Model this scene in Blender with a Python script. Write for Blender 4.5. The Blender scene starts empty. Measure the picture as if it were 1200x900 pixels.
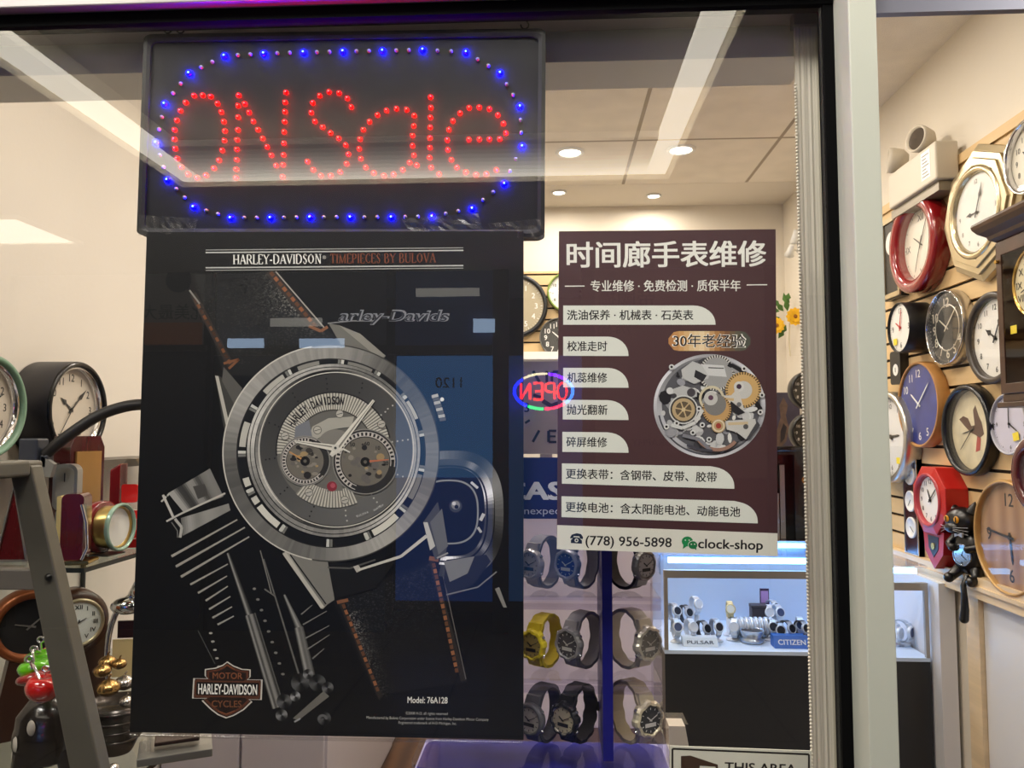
import bpy, math, random
from mathutils import Matrix, Vector, Euler
from mathutils.geometry import tessellate_polygon
random.seed(7)
S = bpy.context.scene
COL = S.collection
PI = math.pi
# ------------------------------------------------------------------ camera, exposure, world
F = 902.0                                    # focal length in pixels of a 1200 px wide frame
CAMPOS = Vector((0, 0, 1.55))
YAW, PITCH = math.radians(2.98), math.radians(3.68)
cam = bpy.data.cameras.new('camera'); cam.sensor_width = 36; cam.lens = F/1200*36
cam.clip_start = 0.02; cam.clip_end = 60
co = bpy.data.objects.new('camera', cam); COL.objects.link(co)
co.location = CAMPOS; co.rotation_euler = (PI/2+PITCH, 0, YAW)
S.camera = co
CR = Euler((PI/2+PITCH, 0, YAW)).to_matrix()
S.view_settings.view_transform = 'Standard'; S.view_settings.look = 'None'
S.view_settings.gamma = 1; S.view_settings.use_curve_mapping = False
S.view_settings.exposure = 0.0
try:
    S.cycles.use_denoising = True; S.cycles.max_bounces = 10; S.cycles.transparent_max_bounces = 24
    S.cycles.caustics_reflective = False; S.cycles.caustics_refractive = False
    S.cycles.sample_clamp_indirect = 4.0; S.cycles.blur_glossy = 0.3
except Exception: pass
W = bpy.data.worlds.new('world'); S.world = W; W.use_nodes = True
W.node_tree.nodes['Background'].inputs[0].default_value = (.5, .5, .55, 1)
W.node_tree.nodes['Background'].inputs[1].default_value = 0.03
# light levels (watts / emission strengths)
SHOP_W = 6.2; SHOP_COL = (1.0, .91, .79)
MALL_W = 31.0; MALL_COL = (1.0, .97, .90)
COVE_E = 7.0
CASE_E = 10.0
# room planes (metres)
YG = 1.11; CEIL = 2.80; XR = 1.25; XL = -1.37; YB = 4.20; MCEIL = 2.85; YO = -3.8

def ray(px, py): return CR @ Vector(((px-600)/F, -(py-450)/F, -1))
def P(px, py, Y):
    d = ray(px, py); return CAMPOS + d*(Y/d.y)
def PX(px, py, X):
    d = ray(px, py); return CAMPOS + d*(X/d.x)
def PZ(px, py, Z):
    d = ray(px, py); return CAMPOS + d*((Z-1.55)/d.z)
def Q(px, py, Y=YO):                          # where something mirrored in the shop window stands in the mall
    v = P(px, py, 2*YG-Y); return Vector((v.x, 2*YG-v.y, v.z))

# ------------------------------------------------------------------ materials
def lin(c):
    return tuple((x/255/12.92 if x/255 <= .04045 else ((x/255+.055)/1.055)**2.4) for x in c)
_m = {}
def mat(name, rgb, rough=.5, metal=0.0, emit=0.0, var=0.0, vs=12.0, bump=0.0, bs=60.0, spec=.5, coat=0.0, alpha=1.0, stretch=None):
    if name in _m: return _m[name]
    m = bpy.data.materials.new(name); m.use_nodes = True; _m[name] = m
    nt = m.node_tree; b = nt.nodes['Principled BSDF']; c = lin(rgb)
    b.inputs['Base Color'].default_value = (*c, 1); b.inputs['Roughness'].default_value = rough
    b.inputs['Metallic'].default_value = metal; b.inputs['Specular IOR Level'].default_value = spec
    b.inputs['Coat Weight'].default_value = coat; b.inputs['Coat Roughness'].default_value = .05
    b.inputs['Alpha'].default_value = alpha
    if emit:
        b.inputs['Emission Color'].default_value = (*c, 1); b.inputs['Emission Strength'].default_value = emit
    if var or bump:
        tc = nt.nodes.new('ShaderNodeTexCoord'); mp = nt.nodes.new('ShaderNodeMapping')
        nt.links.new(tc.outputs['Object'], mp.inputs[0])
        if stretch: mp.inputs['Scale'].default_value = stretch
    if var:
        n = nt.nodes.new('ShaderNodeTexNoise'); n.inputs['Scale'].default_value = vs; n.inputs['Detail'].default_value = 5
        r = nt.nodes.new('ShaderNodeMapRange'); r.inputs[1].default_value = .3; r.inputs[2].default_value = .7
        r.inputs[3].default_value = 1-var; r.inputs[4].default_value = 1+var
        mx = nt.nodes.new('ShaderNodeVectorMath'); mx.operation = 'SCALE'; mx.inputs[0].default_value = c
        nt.links.new(mp.outputs[0], n.inputs[0]); nt.links.new(n.outputs[0], r.inputs[0])
        nt.links.new(r.outputs[0], mx.inputs['Scale']); nt.links.new(mx.outputs[0], b.inputs['Base Color'])
    if bump:
        n2 = nt.nodes.new('ShaderNodeTexNoise'); n2.inputs['Scale'].default_value = bs; n2.inputs['Detail'].default_value = 4
        bp = nt.nodes.new('ShaderNodeBump'); bp.inputs['Strength'].default_value = bump; bp.inputs['Distance'].default_value = .004
        nt.links.new(mp.outputs[0], n2.inputs[0]); nt.links.new(n2.outputs[0], bp.inputs['Height']); nt.links.new(bp.outputs[0], b.inputs['Normal'])
    return m
def glassmat(name, ior=1.5, tint=(1, 1, 1), rough=0.0):
    if name in _m: return _m[name]
    m = bpy.data.materials.new(name); m.use_nodes = True; _m[name] = m
    nt = m.node_tree; nt.nodes.clear()
    o = nt.nodes.new('ShaderNodeOutputMaterial'); t = nt.nodes.new('ShaderNodeBsdfTransparent'); g = nt.nodes.new('ShaderNodeBsdfGlossy')
    t.inputs[0].default_value = (*tint, 1); g.inputs['Roughness'].default_value = rough
    mx = nt.nodes.new('ShaderNodeMixShader')
    if ior > 0:
        fr = nt.nodes.new('ShaderNodeFresnel'); fr.inputs[0].default_value = ior
        ge = nt.nodes.new('ShaderNodeNewGeometry'); mu = nt.nodes.new('ShaderNodeMath'); mu.operation = 'MULTIPLY'; iv = nt.nodes.new('ShaderNodeMath'); iv.operation = 'SUBTRACT'; iv.inputs[0].default_value = 1
        nt.links.new(ge.outputs['Backfacing'], iv.inputs[1]); nt.links.new(iv.outputs[0], mu.inputs[0]); nt.links.new(fr.outputs[0], mu.inputs[1])
        nt.links.new(mu.outputs[0], mx.inputs[0])          # only the side that meets the air first reflects
    else: mx.inputs[0].default_value = 0
    nt.links.new(t.outputs[0], mx.inputs[1]); nt.links.new(g.outputs[0], mx.inputs[2]); nt.links.new(mx.outputs[0], o.inputs[0])
    return m
def artmat(name, rough=.45, spec=.3):
    if name in _m: return _m[name]
    m = mat(name, (255, 255, 255), rough, spec=spec); nt = m.node_tree
    a = nt.nodes.new('ShaderNodeAttribute'); a.attribute_name = 'col'
    nt.links.new(a.outputs['Color'], nt.nodes['Principled BSDF'].inputs['Base Color'])
    return m
GLASS = glassmat('window_glass', 1.8); CLEAR = glassmat('inner_glass_face', 0)
CRYSTAL = glassmat('clock_crystal', 1.35); ACRYL = glassmat('clear_acrylic', 1.45, (.93, .92, .96), .05)
ACRYLB = glassmat('blue_acrylic', 1.45, (.66, .66, .9), .08)
PRINT = artmat('printed_ink')
# tiled / striped materials
def tilemat(name, rgb, grout, sx, sy, gw=.006, rough=.35, bump=0, bs=120, var=.06, spec=.5):
    m = mat(name, rgb, rough, var=var, vs=9, bump=bump, bs=bs, spec=spec); nt = m.node_tree; b = nt.nodes['Principled BSDF']
    br = nt.nodes.new('ShaderNodeTexBrick'); br.offset = 0; br.inputs['Scale'].default_value = 1
    br.inputs['Brick Width'].default_value = sx; br.inputs['Row Height'].default_value = sy
    br.inputs['Mortar Size'].default_value = gw; br.inputs['Mortar Smooth'].default_value = .1
    tc = nt.nodes.new('ShaderNodeTexCoord'); nt.links.new(tc.outputs['Object'], br.inputs[0])
    src = b.inputs['Base Color'].links[0].from_socket if b.inputs['Base Color'].links else None
    mx = nt.nodes.new('ShaderNodeMix'); mx.data_type = 'RGBA'
    nt.links.new(br.outputs['Fac'], mx.inputs['Factor'])
    if src: nt.links.new(src, mx.inputs['A'])
    else: mx.inputs['A'].default_value = (*lin(rgb), 1)
    mx.inputs['B'].default_value = (*lin(grout), 1)
    nt.links.new(mx.outputs['Result'], b.inputs['Base Color'])
    return m
def wavemat(name, a, b_, scale, rough=.8, direction='X', dist=1.0, bump=.0, metal=0.0):
    m = mat(name, a, rough, metal); nt = m.node_tree; b = nt.nodes['Principled BSDF']
    w = nt.nodes.new('ShaderNodeTexWave'); w.bands_direction = direction; w.inputs['Scale'].default_value = scale
    w.inputs['Distortion'].default_value = dist; w.inputs['Detail'].default_value = 3
    tc = nt.nodes.new('ShaderNodeTexCoord'); nt.links.new(tc.outputs['Object'], w.inputs[0])
    mx = nt.nodes.new('ShaderNodeMix'); mx.data_type = 'RGBA'; nt.links.new(w.outputs['Fac'], mx.inputs['Factor'])
    mx.inputs['A'].default_value = (*lin(a), 1); mx.inputs['B'].default_value = (*lin(b_), 1)
    nt.links.new(mx.outputs['Result'], b.inputs['Base Color'])
    if bump:
        bp = nt.nodes.new('ShaderNodeBump'); bp.inputs['Strength'].default_value = bump; bp.inputs['Distance'].default_value = .002
        nt.links.new(w.outputs['Fac'], bp.inputs['Height']); nt.links.new(bp.outputs[0], b.inputs['Normal'])
    return m

# ------------------------------------------------------------------ mesh builder
I4 = Matrix.Identity(4)
class MB:
    def __init__(s): s.v = []; s.f = []; s.c = []; s.s = []; s.mi = []; s.k = 0
    def add(s, vs, fs, M=None, col=None, smooth=False, mi=0):
        n = len(s.v)
        for v in vs:
            v = Vector(v); s.v.append(M @ v if M is not None else v)
        for q, f in enumerate(fs):
            s.f.append([i+n for i in f]); s.s.append(smooth); s.mi.append(mi)
            s.c.append(col[q] if isinstance(col, list) else col)
    def box(s, a, b, M=None, **k):
        x0, y0, z0 = a; x1, y1, z1 = b
        s.add([(x0,y0,z0),(x1,y0,z0),(x1,y1,z0),(x0,y1,z0),(x0,y0,z1),(x1,y0,z1),(x1,y1,z1),(x0,y1,z1)],
              [(0,3,2,1),(4,5,6,7),(0,1,5,4),(1,2,6,5),(2,3,7,6),(3,0,4,7)], M, **k)
    def hexa(s, lo, hi, M=None, **k):            # two quads of four points each
        s.add(list(lo)+list(hi), [(0,3,2,1),(4,5,6,7),(0,1,5,4),(1,2,6,5),(2,3,7,6),(3,0,4,7)], M, **k)
    def lathe(s, prof, seg=48, M=None, smooth=True, sx=1, sy=1, close=False, a0=0, n=None, **k):
        vs = []; fs = []; m = len(prof)
        for i in range(seg):
            a = a0+2*PI*i/seg
            for r, z in prof: vs.append((r*math.cos(a)*sx, r*math.sin(a)*sy, z))
        for i in range(seg):
            j = (i+1) % seg
            for q in range(m if close else m-1):
                p = (q+1) % m
                fs.append((i*m+q, j*m+q, j*m+p, i*m+p))
        s.add(vs, fs, M, smooth=smooth, **k)
    def cyl(s, r, z0, z1, seg=32, M=None, r1=None, smooth=True, **k):
        r1 = r if r1 is None else r1
        s.lathe([(r, z0), (r1, z1)], seg, M, smooth, **k)
        for rr, z, fl in ((r, z0, True), (r1, z1, False)):
            vs = [(rr*math.cos(2*PI*i/seg)*k.get('sx', 1), rr*math.sin(2*PI*i/seg)*k.get('sy', 1), z) for i in range(seg)]
            f = list(range(seg)); s.add(vs, [f[::-1] if fl else f], M, **{q: w for q, w in k.items() if q in ('col', 'mi')})
    def sphere(s, r, M=None, seg=24, rings=14, sc=(1, 1, 1), z0=-1.0, **k):
        prof = []
        t0 = math.asin(z0)
        for i in range(rings+1):
            t = t0+(PI/2-t0)*i/rings; prof.append((max(r*math.cos(t), 1e-5), r*math.sin(t)))
        SM = Matrix.Diagonal((*sc, 1)); s.lathe(prof, seg, (M @ SM) if M is not None else SM, True, **k)
    def prism(s, pts, z0, z1, M=None, **k):
        n = len(pts)
        tri = tessellate_polygon([[Vector((x, y, 0)) for x, y in pts]])
        vs = [(x, y, z0) for x, y in pts]+[(x, y, z1) for x, y in pts]
        area = sum(pts[i][0]*pts[(i+1) % n][1]-pts[(i+1) % n][0]*pts[i][1] for i in range(n))
        fs = []
        for t in tri:
            a, b, c = t
            ar = (pts[b][0]-pts[a][0])*(pts[c][1]-pts[a][1])-(pts[c][0]-pts[a][0])*(pts[b][1]-pts[a][1])
            if ar < 0: a, b, c = c, b, a
            fs.append((a+n, b+n, c+n)); fs.append((c, b, a))
        for i in range(n):
            j = (i+1) % n
            fs.append((i, j, j+n, i+n) if area > 0 else (j, i, i+n, j+n))
        s.add(vs, fs, M, **k)
    def frame(s, outer, inner, z0, z1, M=None, zi=None, **k):    # a ring between two outlines with the same number of points
        n = len(outer); zi = z1 if zi is None else zi
        vs = [(x, y, z0) for x, y in outer]+[(x, y, z1) for x, y in outer]+[(x, y, zi) for x, y in inner]+[(x, y, z0) for x, y in inner]
        fs = []
        for i in range(n):
            j = (i+1) % n
            for a in range(4):
                b = (a+1) % 4; fs.append((a*n+i, a*n+j, b*n+j, b*n+i))
        s.add(vs, fs, M, **k)
    def tube(s, pts, r, seg=10, M=None, cap=True, **k):
        pts = [Vector(p) for p in pts]; n = len(pts); rs = r if isinstance(r, (list, tuple)) else [r]*n
        vs = []; up = Vector((0, 0, 1))
        t0 = (pts[1]-pts[0]).normalized()
        nrm = t0.cross(up if abs(t0.z) < .9 else Vector((1, 0, 0))).normalized()
        for i, p in enumerate(pts):
            t = ((pts[min(i+1, n-1)]-pts[max(i-1, 0)])).normalized()
            nrm = (nrm-t*nrm.dot(t)).normalized(); bn = t.cross(nrm)
            for q in range(seg):
                a = 2*PI*q/seg; vs.append(p+(nrm*math.cos(a)+bn*math.sin(a))*rs[i])
        fs = [(i*seg+q, i*seg+(q+1) % seg, (i+1)*seg+(q+1) % seg, (i+1)*seg+q) for i in range(n-1) for q in range(seg)]
        s.add(vs, fs, M, smooth=True, **k)
        if cap:
            s.add(vs[:seg], [list(range(seg))[::-1]], M, **k); s.add(vs[-seg:], [list(range(seg))], M, **k)
    def text(s, txt, size, M, bold=0.0, align='C', depth=0.0, sx=1.0, **k):
        vs, fs, w = glyphs(txt, bold)
        ox = -w/2 if align == 'C' else (0 if align == 'L' else -w)
        s.add([((v[0]+ox)*size*sx, v[1]*size, depth+(4e-5*v[2] if len(v) > 2 else 0)) for v in vs], fs, M, **k)
    def build(s, name, m, parent=None, bevel=0.0, seg=2):
        me = bpy.data.meshes.new(name); me.from_pydata([tuple(v) for v in s.v], [], s.f)
        for x in (m if isinstance(m, (list, tuple)) else [m]): me.materials.append(x)
        me.polygons.foreach_set('use_smooth', s.s); me.polygons.foreach_set('material_index', s.mi)
        if any(c is not None for c in s.c):
            at = me.color_attributes.new('col', 'FLOAT_COLOR', 'CORNER'); d = []
            for f, c in zip(s.f, s.c):
                if c is None: c = (1, 1, 1)
                d.extend([c[0], c[1], c[2], 1.0]*len(f))
            at.data.foreach_set('color', d)
        me.update()
        o = bpy.data.objects.new(name, me); COL.objects.link(o)
        if parent is not None: o.parent = parent
        if bevel:
            b = o.modifiers.new('bevel', 'BEVEL'); b.width = bevel; b.segments = seg; b.limit_method = 'ANGLE'; b.angle_limit = .6
        return o
_g = {}
def glyphs(txt, bold=0.0):
    key = (txt, bold)
    if key not in _g:
        c = bpy.data.curves.new('txt', 'FONT'); c.body = txt; c.size = 1; c.resolution_u = 3; c.fill_mode = 'FRONT' if hasattr(c, 'fill_mode') else c.fill_mode
        c.dimensions = '2D'
        o = bpy.data.objects.new('txt', c); me = o.to_mesh()
        vs = [(v.co.x, v.co.y) for v in me.vertices]; fs = [tuple(p.vertices) for p in me.polygons]
        o.to_mesh_clear(); bpy.data.objects.remove(o); bpy.data.curves.remove(c)
        if bold:                                 # a heavier weight: the same outline laid four times, a little apart
            n = len(vs); v0, f0 = vs, fs; vs = []; fs = []
            for q, (dx, dy) in enumerate(((-bold, -bold*.6), (bold, -bold*.6), (-bold, bold*.6), (bold, bold*.6))):
                vs += [(x+dx*.6, y+dy*.6, q) for x, y in v0]; fs += [tuple(i+q*n for i in f) for f in f0]
        xs = [v[0] for v in vs] or [0]; x0 = min(xs)
        _g[key] = ([(v[0]-x0, *v[1:]) for v in vs], fs, max(xs)-x0)
    return _g[key]

# ------------------------------------------------------------------ scene bookkeeping
def tag(o, label, cat=None, group=None, kind=None):
    if label: o['label'] = label
    if cat: o['category'] = cat
    if group: o['group'] = group
    if kind: o['kind'] = kind
    return o
def thing(name, label, cat, M=I4, group=None):
    o = bpy.data.objects.new(name, None); o.empty_display_size = .02; COL.objects.link(o); o.matrix_world = M
    return tag(o, label, cat, group)
def struct(name, mb, m, **k):
    o = mb.build(name, m, **k); o['kind'] = 'structure'; return o
def copy_tree(o, parent=None):
    c = o.copy(); COL.objects.link(c)
    if parent is not None: c.parent = parent
    for ch in [x for x in o.children]: copy_tree(ch, c)
    return c
def T(x, y, z): return Matrix.Translation((x, y, z))
def R(a, ax): return Matrix.Rotation(a, 4, ax)
def frameM(origin, right, up, nrm):
    M = Matrix((right, up, nrm)).transposed().to_4x4(); M.translation = origin; return M
def wallR(o): return frameM(o, (0, -1, 0), (0, 0, 1), (-1, 0, 0))
def wallL(o): return frameM(o, (0, 1, 0), (0, 0, 1), (1, 0, 0))
def faceC(o): return frameM(o, (1, 0, 0), (0, 0, 1), (0, -1, 0))
def faceA(o, ang):                       # facing the window, turned by ang about the vertical (positive: towards +X)
    return T(*o) @ R(ang, 'Z') @ faceC(Vector((0, 0, 0)))
def ngon(n, r, a0=0): return [(r*math.cos(a0+2*PI*i/n), r*math.sin(a0+2*PI*i/n)) for i in range(n)]
def rrect(x0, y0, x1, y1, r, n=5):
    pts = []
    for cx, cy, a in ((x1-r, y0+r, -PI/2), (x1-r, y1-r, 0), (x0+r, y1-r, PI/2), (x0+r, y0+r, PI)):
        for i in range(n+1):
            t = a+PI/2*i/n; pts.append((cx+r*math.cos(t), cy+r*math.sin(t)))
    return pts
def area(name, loc, w, col, size, rot=(0, 0, 0), shape='DISK', size_y=None, spread=None):
    l = bpy.data.lights.new(name, 'AREA'); l.energy = w; l.color = col; l.size = size; l.shape = shape
    if size_y: l.size_y = size_y
    if spread: l.spread = spread
    o = bpy.data.objects.new(name, l); COL.objects.link(o); o.location = loc; o.rotation_euler = rot; return o

# shared materials
CREAM = mat('cream_paint', (226, 217, 201), .75, var=.025, vs=3, bump=.12, bs=90)
WHITEWALL = mat('white_wall_paint', (228, 221, 210), .7, var=.03, vs=2.5, bump=.1, bs=70)
ALU = mat('painted_aluminium', (196, 198, 184), .42, 0, var=.03, vs=4)
ALUB = mat('bare_aluminium', (160, 158, 152), .38, .85)
BLK = mat('black_plastic', (16, 16, 17), .35)
RUB = mat('black_rubber', (7, 7, 8), .9, spec=.1)
CHROME = mat('chrome', (225, 225, 228), .08, 1)
SILV = mat('brushed_silver', (198, 196, 190), .28, .95)
CHAMP = mat('champagne_metal', (196, 180, 146), .33, .75)
GOLD = mat('brass_gold', (205, 168, 92), .22, 1)
WHITE = mat('white_plastic', (236, 235, 230), .4)
IVORY = mat('ivory_dial', (232, 226, 210), .5)
WDIAL = mat('white_dial', (235, 233, 226), .45)
INK = mat('black_ink', (18, 18, 20), .5)
MAHOG = mat('mahogany_lacquer', (72, 14, 16), .2, var=.3, vs=14, coat=.6, stretch=(1, 1, .15))
WALNUT = mat('walnut_wood', (62, 34, 18), .35, var=.35, vs=18, stretch=(1, 1, .12), coat=.2)
OAK = mat('light_oak', (186, 134, 74), .45, var=.15, vs=14, stretch=(1, 1, .2))
MAPLE = mat('maple_slatwall', (218, 186, 136), .5, var=.06, vs=5, stretch=(4, .6, 6))
GROOVE = mat('slatwall_groove', (44, 33, 24), .8)
REDLAC = mat('red_lacquer', (136, 16, 22), .18, coat=.7)
REDPL = mat('red_plastic', (190, 34, 28), .35)
YEL = mat('yellow_sticker', (238, 214, 60), .6)
# ================================================================== THE SETTING
# ---- mall side
mb = MB(); mb.box((-6, YO-1.4, -.1), (6, YG+.0, 0))
struct('floor', mb, tilemat('dark_floor_tile', (92, 88, 80), (40, 38, 36), .61, .61, .008, .35))
tx0, tx1, ty0, ty1, tz = -1.95, .60, -1.68, 1.0, 3.08            # lit tray in the mall ceiling
mb = MB()
for a, b in (((-6, YO-1.4, MCEIL), (tx0, YG+.3, MCEIL+.3)), ((tx1, YO-1.4, MCEIL), (6, YG+.3, MCEIL+.3)),
             ((tx0, YO-1.4, MCEIL), (tx1, ty0, MCEIL+.3)), ((tx0, ty1, MCEIL), (tx1, YG+.3, MCEIL+.3)),
             ): mb.box(a, b)
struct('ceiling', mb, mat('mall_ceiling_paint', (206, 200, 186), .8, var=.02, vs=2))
mb = MB(); mb.box((tx0, ty0, tz), (tx1, ty1, tz+.06)); struct('ceiling_tray', mb, mat('tray_dimmed_paint', (112, 108, 102), .8))  # mall ceiling paint made darker; the tray's dimness is in the colour
cv = thing('cove_light_and_wash', 'cove lamp strips of the mall ceiling tray, with painted wash fading at the back', 'lamp', T((tx0+tx1)/2, ty0, MCEIL+.03))
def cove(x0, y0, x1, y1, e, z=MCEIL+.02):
    b = MB(); b.box((x0, y0, z), (x1, y1, z+.03)); o = b.build('glowing_face', mat('cove_lamp_wash_%d' % round(e*100), (255, 246, 226), .5, emit=COVE_E*e), cv); o.matrix_parent_inverse = cv.matrix_world.inverted()
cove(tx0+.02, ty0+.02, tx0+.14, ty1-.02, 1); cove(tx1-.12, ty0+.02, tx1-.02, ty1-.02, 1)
for k_, e_ in enumerate((1, .8, .62, .47, .35, .25, .17, .11, .06)): cove(tx0+.1405, ty0+.02+k_*.055, tx1-.1205, ty0+.0745+k_*.055, e_)  # graded emissive strips imitate the cove wash fading across the tray
for i, x in enumerate((-1.5, -.2)):  # unseen panel lamps added to light the shopfront from the mall
    t = thing('ceiling_panel_light', ('unseen square panel lamp added in the mall ceiling by the poster', 'unseen square panel lamp added in the mall ceiling by the doorway')[i], 'ceiling light', T(x, .25, tz-.03), 'mall ceiling panels')
    f = MB(); f.frame(ngon(4, .46, PI/4), ngon(4, .42, PI/4), 0, .02, M=R(PI, 'X')); f.build('frame', WHITE, t)
    area('added_panel_lamp', (x, .25, tz-.03), MALL_W, MALL_COL, .56, shape='SQUARE')
t = thing('ceiling_panel_light', 'unseen square panel lamp added in the mall ceiling outside the doorway', 'ceiling light', T(1.6, .2, MCEIL-.001), 'mall ceiling panels')  # one more unseen lamp added, on the doorway side
f = MB(); f.frame(ngon(4, .46, PI/4), ngon(4, .42, PI/4), 0, .02, M=R(PI, 'X')); f.build('frame', WHITE, t)
area('added_panel_lamp', (1.6, .2, MCEIL-.012), MALL_W*.8, MALL_COL, .56, shape='SQUARE')
c = Q(22, 256, -2.45); t = thing('ceiling_panel_light', 'square panel lamp far left in the mall ceiling, mirrored on the white wall', 'ceiling light', T(c.x-.1, -2.45, MCEIL-.001), 'mall ceiling panels')
f = MB(); f.frame(ngon(4, .46, PI/4), ngon(4, .42, PI/4), 0, .02, M=R(PI, 'X')); f.build('frame', WHITE, t); f = MB(); f.box((-.29, -.29, -.012), (.29, .29, -.004)); f.build('glowing_face', mat('panel_diffuser', (255, 248, 232), .5, emit=5), t)
# ---- storefronts across the mall (seen mirrored in the window)
def Qr(x0, y0, x1, y1, Y=YO):
    a = Q(x0, y0, Y); b = Q(x1, y1, Y); return a, b
mb = MB(); mb.box((-6, YO-1.4, 0), (6, YO-1.3, MCEIL)); struct('wall_opposite', mb, mat('dim_shop_interior', (30, 36, 46), .8, var=.3, vs=2))
mb = MB(); mb.box((-6, YO-1.3, 0), (-5.9, YG+.3, MCEIL)); struct('wall_mall_west', mb, CREAM)
mb = MB(); mb.box((5.9, YO-1.3, 0), (6, YG+.3, MCEIL)); struct('wall_mall_east', mb, CREAM)
FRM = mat('dark_bronze_frame', (52, 50, 50), .4, .5)
mb = MB()
def qbox(mb, x0, y0, x1, y1, d0=-.06, d1=0.0, **k):
    a = Q(x0, y1); b = Q(x1, y0); mb.box((a.x, YO+d0, max(a.z, .0)), (b.x, YO+d1, b.z), **k)
qbox(mb, -700, 245, 2400, 290, -.1, 0)
for x0, x1 in ((-560, -540), (-250, -235), (0, 14), (238, 250), (577, 596), (684, 696), (905, 917), (1200, 1216), (1500, 1515)): qbox(mb, x0, 290, x1, 742)
for x0, x1 in ((-700, 240), (250, 577), (596, 690), (917, 2400)): qbox(mb, x0, 404, x1, 416, -.05, -.005)
qbox(mb, 452, 416, 462, 742, -.055, -.004); qbox(mb, 462, 706, 577, 716, -.05, -.005)
struct('trim_1', mb, FRM)
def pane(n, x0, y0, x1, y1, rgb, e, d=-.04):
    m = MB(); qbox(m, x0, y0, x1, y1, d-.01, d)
    struct('window_%d' % n, m, mat('glow_pane_%d' % n, rgb, .6, emit=e, var=0))  # the light of the shop interiors is put into the panes as emission
pane(2, 462, 416, 577, 560, (72, 138, 208), 1.7); pane(10, 462, 560, 577, 706, (30, 80, 170), 1.0)  # door split in two panes to imitate its glow fading downward
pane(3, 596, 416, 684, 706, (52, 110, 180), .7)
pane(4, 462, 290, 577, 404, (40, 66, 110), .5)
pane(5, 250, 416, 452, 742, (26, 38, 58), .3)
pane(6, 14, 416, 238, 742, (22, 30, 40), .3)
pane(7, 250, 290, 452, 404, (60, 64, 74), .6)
pane(8, 14, 290, 238, 404, (96, 92, 86), .8)  # fascia wall, given a glow of its own to look brighter
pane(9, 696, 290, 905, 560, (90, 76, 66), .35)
SIGNK = mat('sign_vinyl_dark', (14, 15, 18), .5)
def qtext(name, txt, x, y, h, label, m=SIGNK, bold=.01, y_off=.012, cat='sign'):
    # lettering that reads correctly for someone standing in the mall and comes back mirrored in the window
    c = Q(x, y); d = (2*YG-YO)/F
    M = frameM(Vector((c.x, YO+y_off, c.z)), (-1, 0, 0), (0, 0, 1), (0, 1, 0))
    t = thing(name, label, cat, M); n = len(txt); vs, fs, w = glyphs(txt, bold); k = h*d*1.35; x = -w*k/2
    for txt_i, ch in enumerate(txt):
        b = MB(); pre = txt[:txt_i+1]; b.text(ch, k, T(x+(glyphs(pre, bold)[2]-glyphs(ch, bold)[2])*k, -h*d*.5, 0), bold, 'L'); b.build('character', m, t)
    return t
qtext('unit_number', '1120', 526, 448, 13, 'dark unit number 1120 on the blue door across the mall, mirrored in the window')
qtext('unit_number', '1125', 318, 402, 11, 'dark unit number 1125 across the mall, mirrored above the printed watch')
qtext('shop_lettering', '北美最大', 205, 366, 15, 'dark Chinese lettering on the grey fascia across the mall, mirrored in the window')
qtext('shop_lettering', '帝國攝影', 722, 350, 17, 'dark Chinese lettering mirrored faintly across the maroon poster')
qtext('shop_lettering', '778-803-3997', 705, 387, 9, 'telephone number on the shopfront across the mall, mirrored on the maroon poster')
qtext('shop_lettering', 'PHOTOGRAPHY', 785, 518, 9, 'small English lettering on the shopfront across the mall, mirrored low on the maroon poster')
b = MB(); c = Q(210, 328); b.cyl(.105, 0, .01, 32, M=frameM(Vector((c.x, YO+.004, c.z)), (-1, 0, 0), (0, 0, 1), (0, 1, 0)))
o = b.build('round_logo', mat('navy_logo', (26, 26, 70), .5)); tag(o, 'round navy logo on the fascia across the mall', 'sign')
b = MB(); qbox(b, 170, 378, 236, 404, -.02, .02); o = b.build('sign_board', mat('orange_board', (150, 84, 30), .6, emit=.5)); tag(o, 'dim orange board on the shopfront across the mall', 'sign')
LAMPB = mat('bluish_tube', (190, 220, 255), .5, emit=4.5)
for i, (x0, y0, x1, y1, dx) in enumerate(((268, 397, 310, 408, 0), (352, 397, 404, 408, 0), (555, 374, 580, 390, 0), (488, 338, 562, 348, 0), (318, 373, 378, 383, 0))):
    b = MB(); a, c = Q(x0, y1), Q(x1, y0)
    b.box((a.x, YO+.004, a.z), (c.x, YO+.03, c.z)); o = b.build('tube_lamp', LAMPB if i < 3 else mat('dim_tube', (235, 232, 220), .5, emit=1.6)); tag(o, ('bluish tube lamp mirrored left of the unit number 1125', 'bluish tube lamp mirrored right of the unit number 1125', 'short bluish lamp mirrored high at the right edge of the black poster', 'dim wide tube lamp mirrored above the printed script lettering', 'dim tube lamp mirrored across the printed upper strap')[i], 'lamp', 'tube lamps across the mall')
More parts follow.
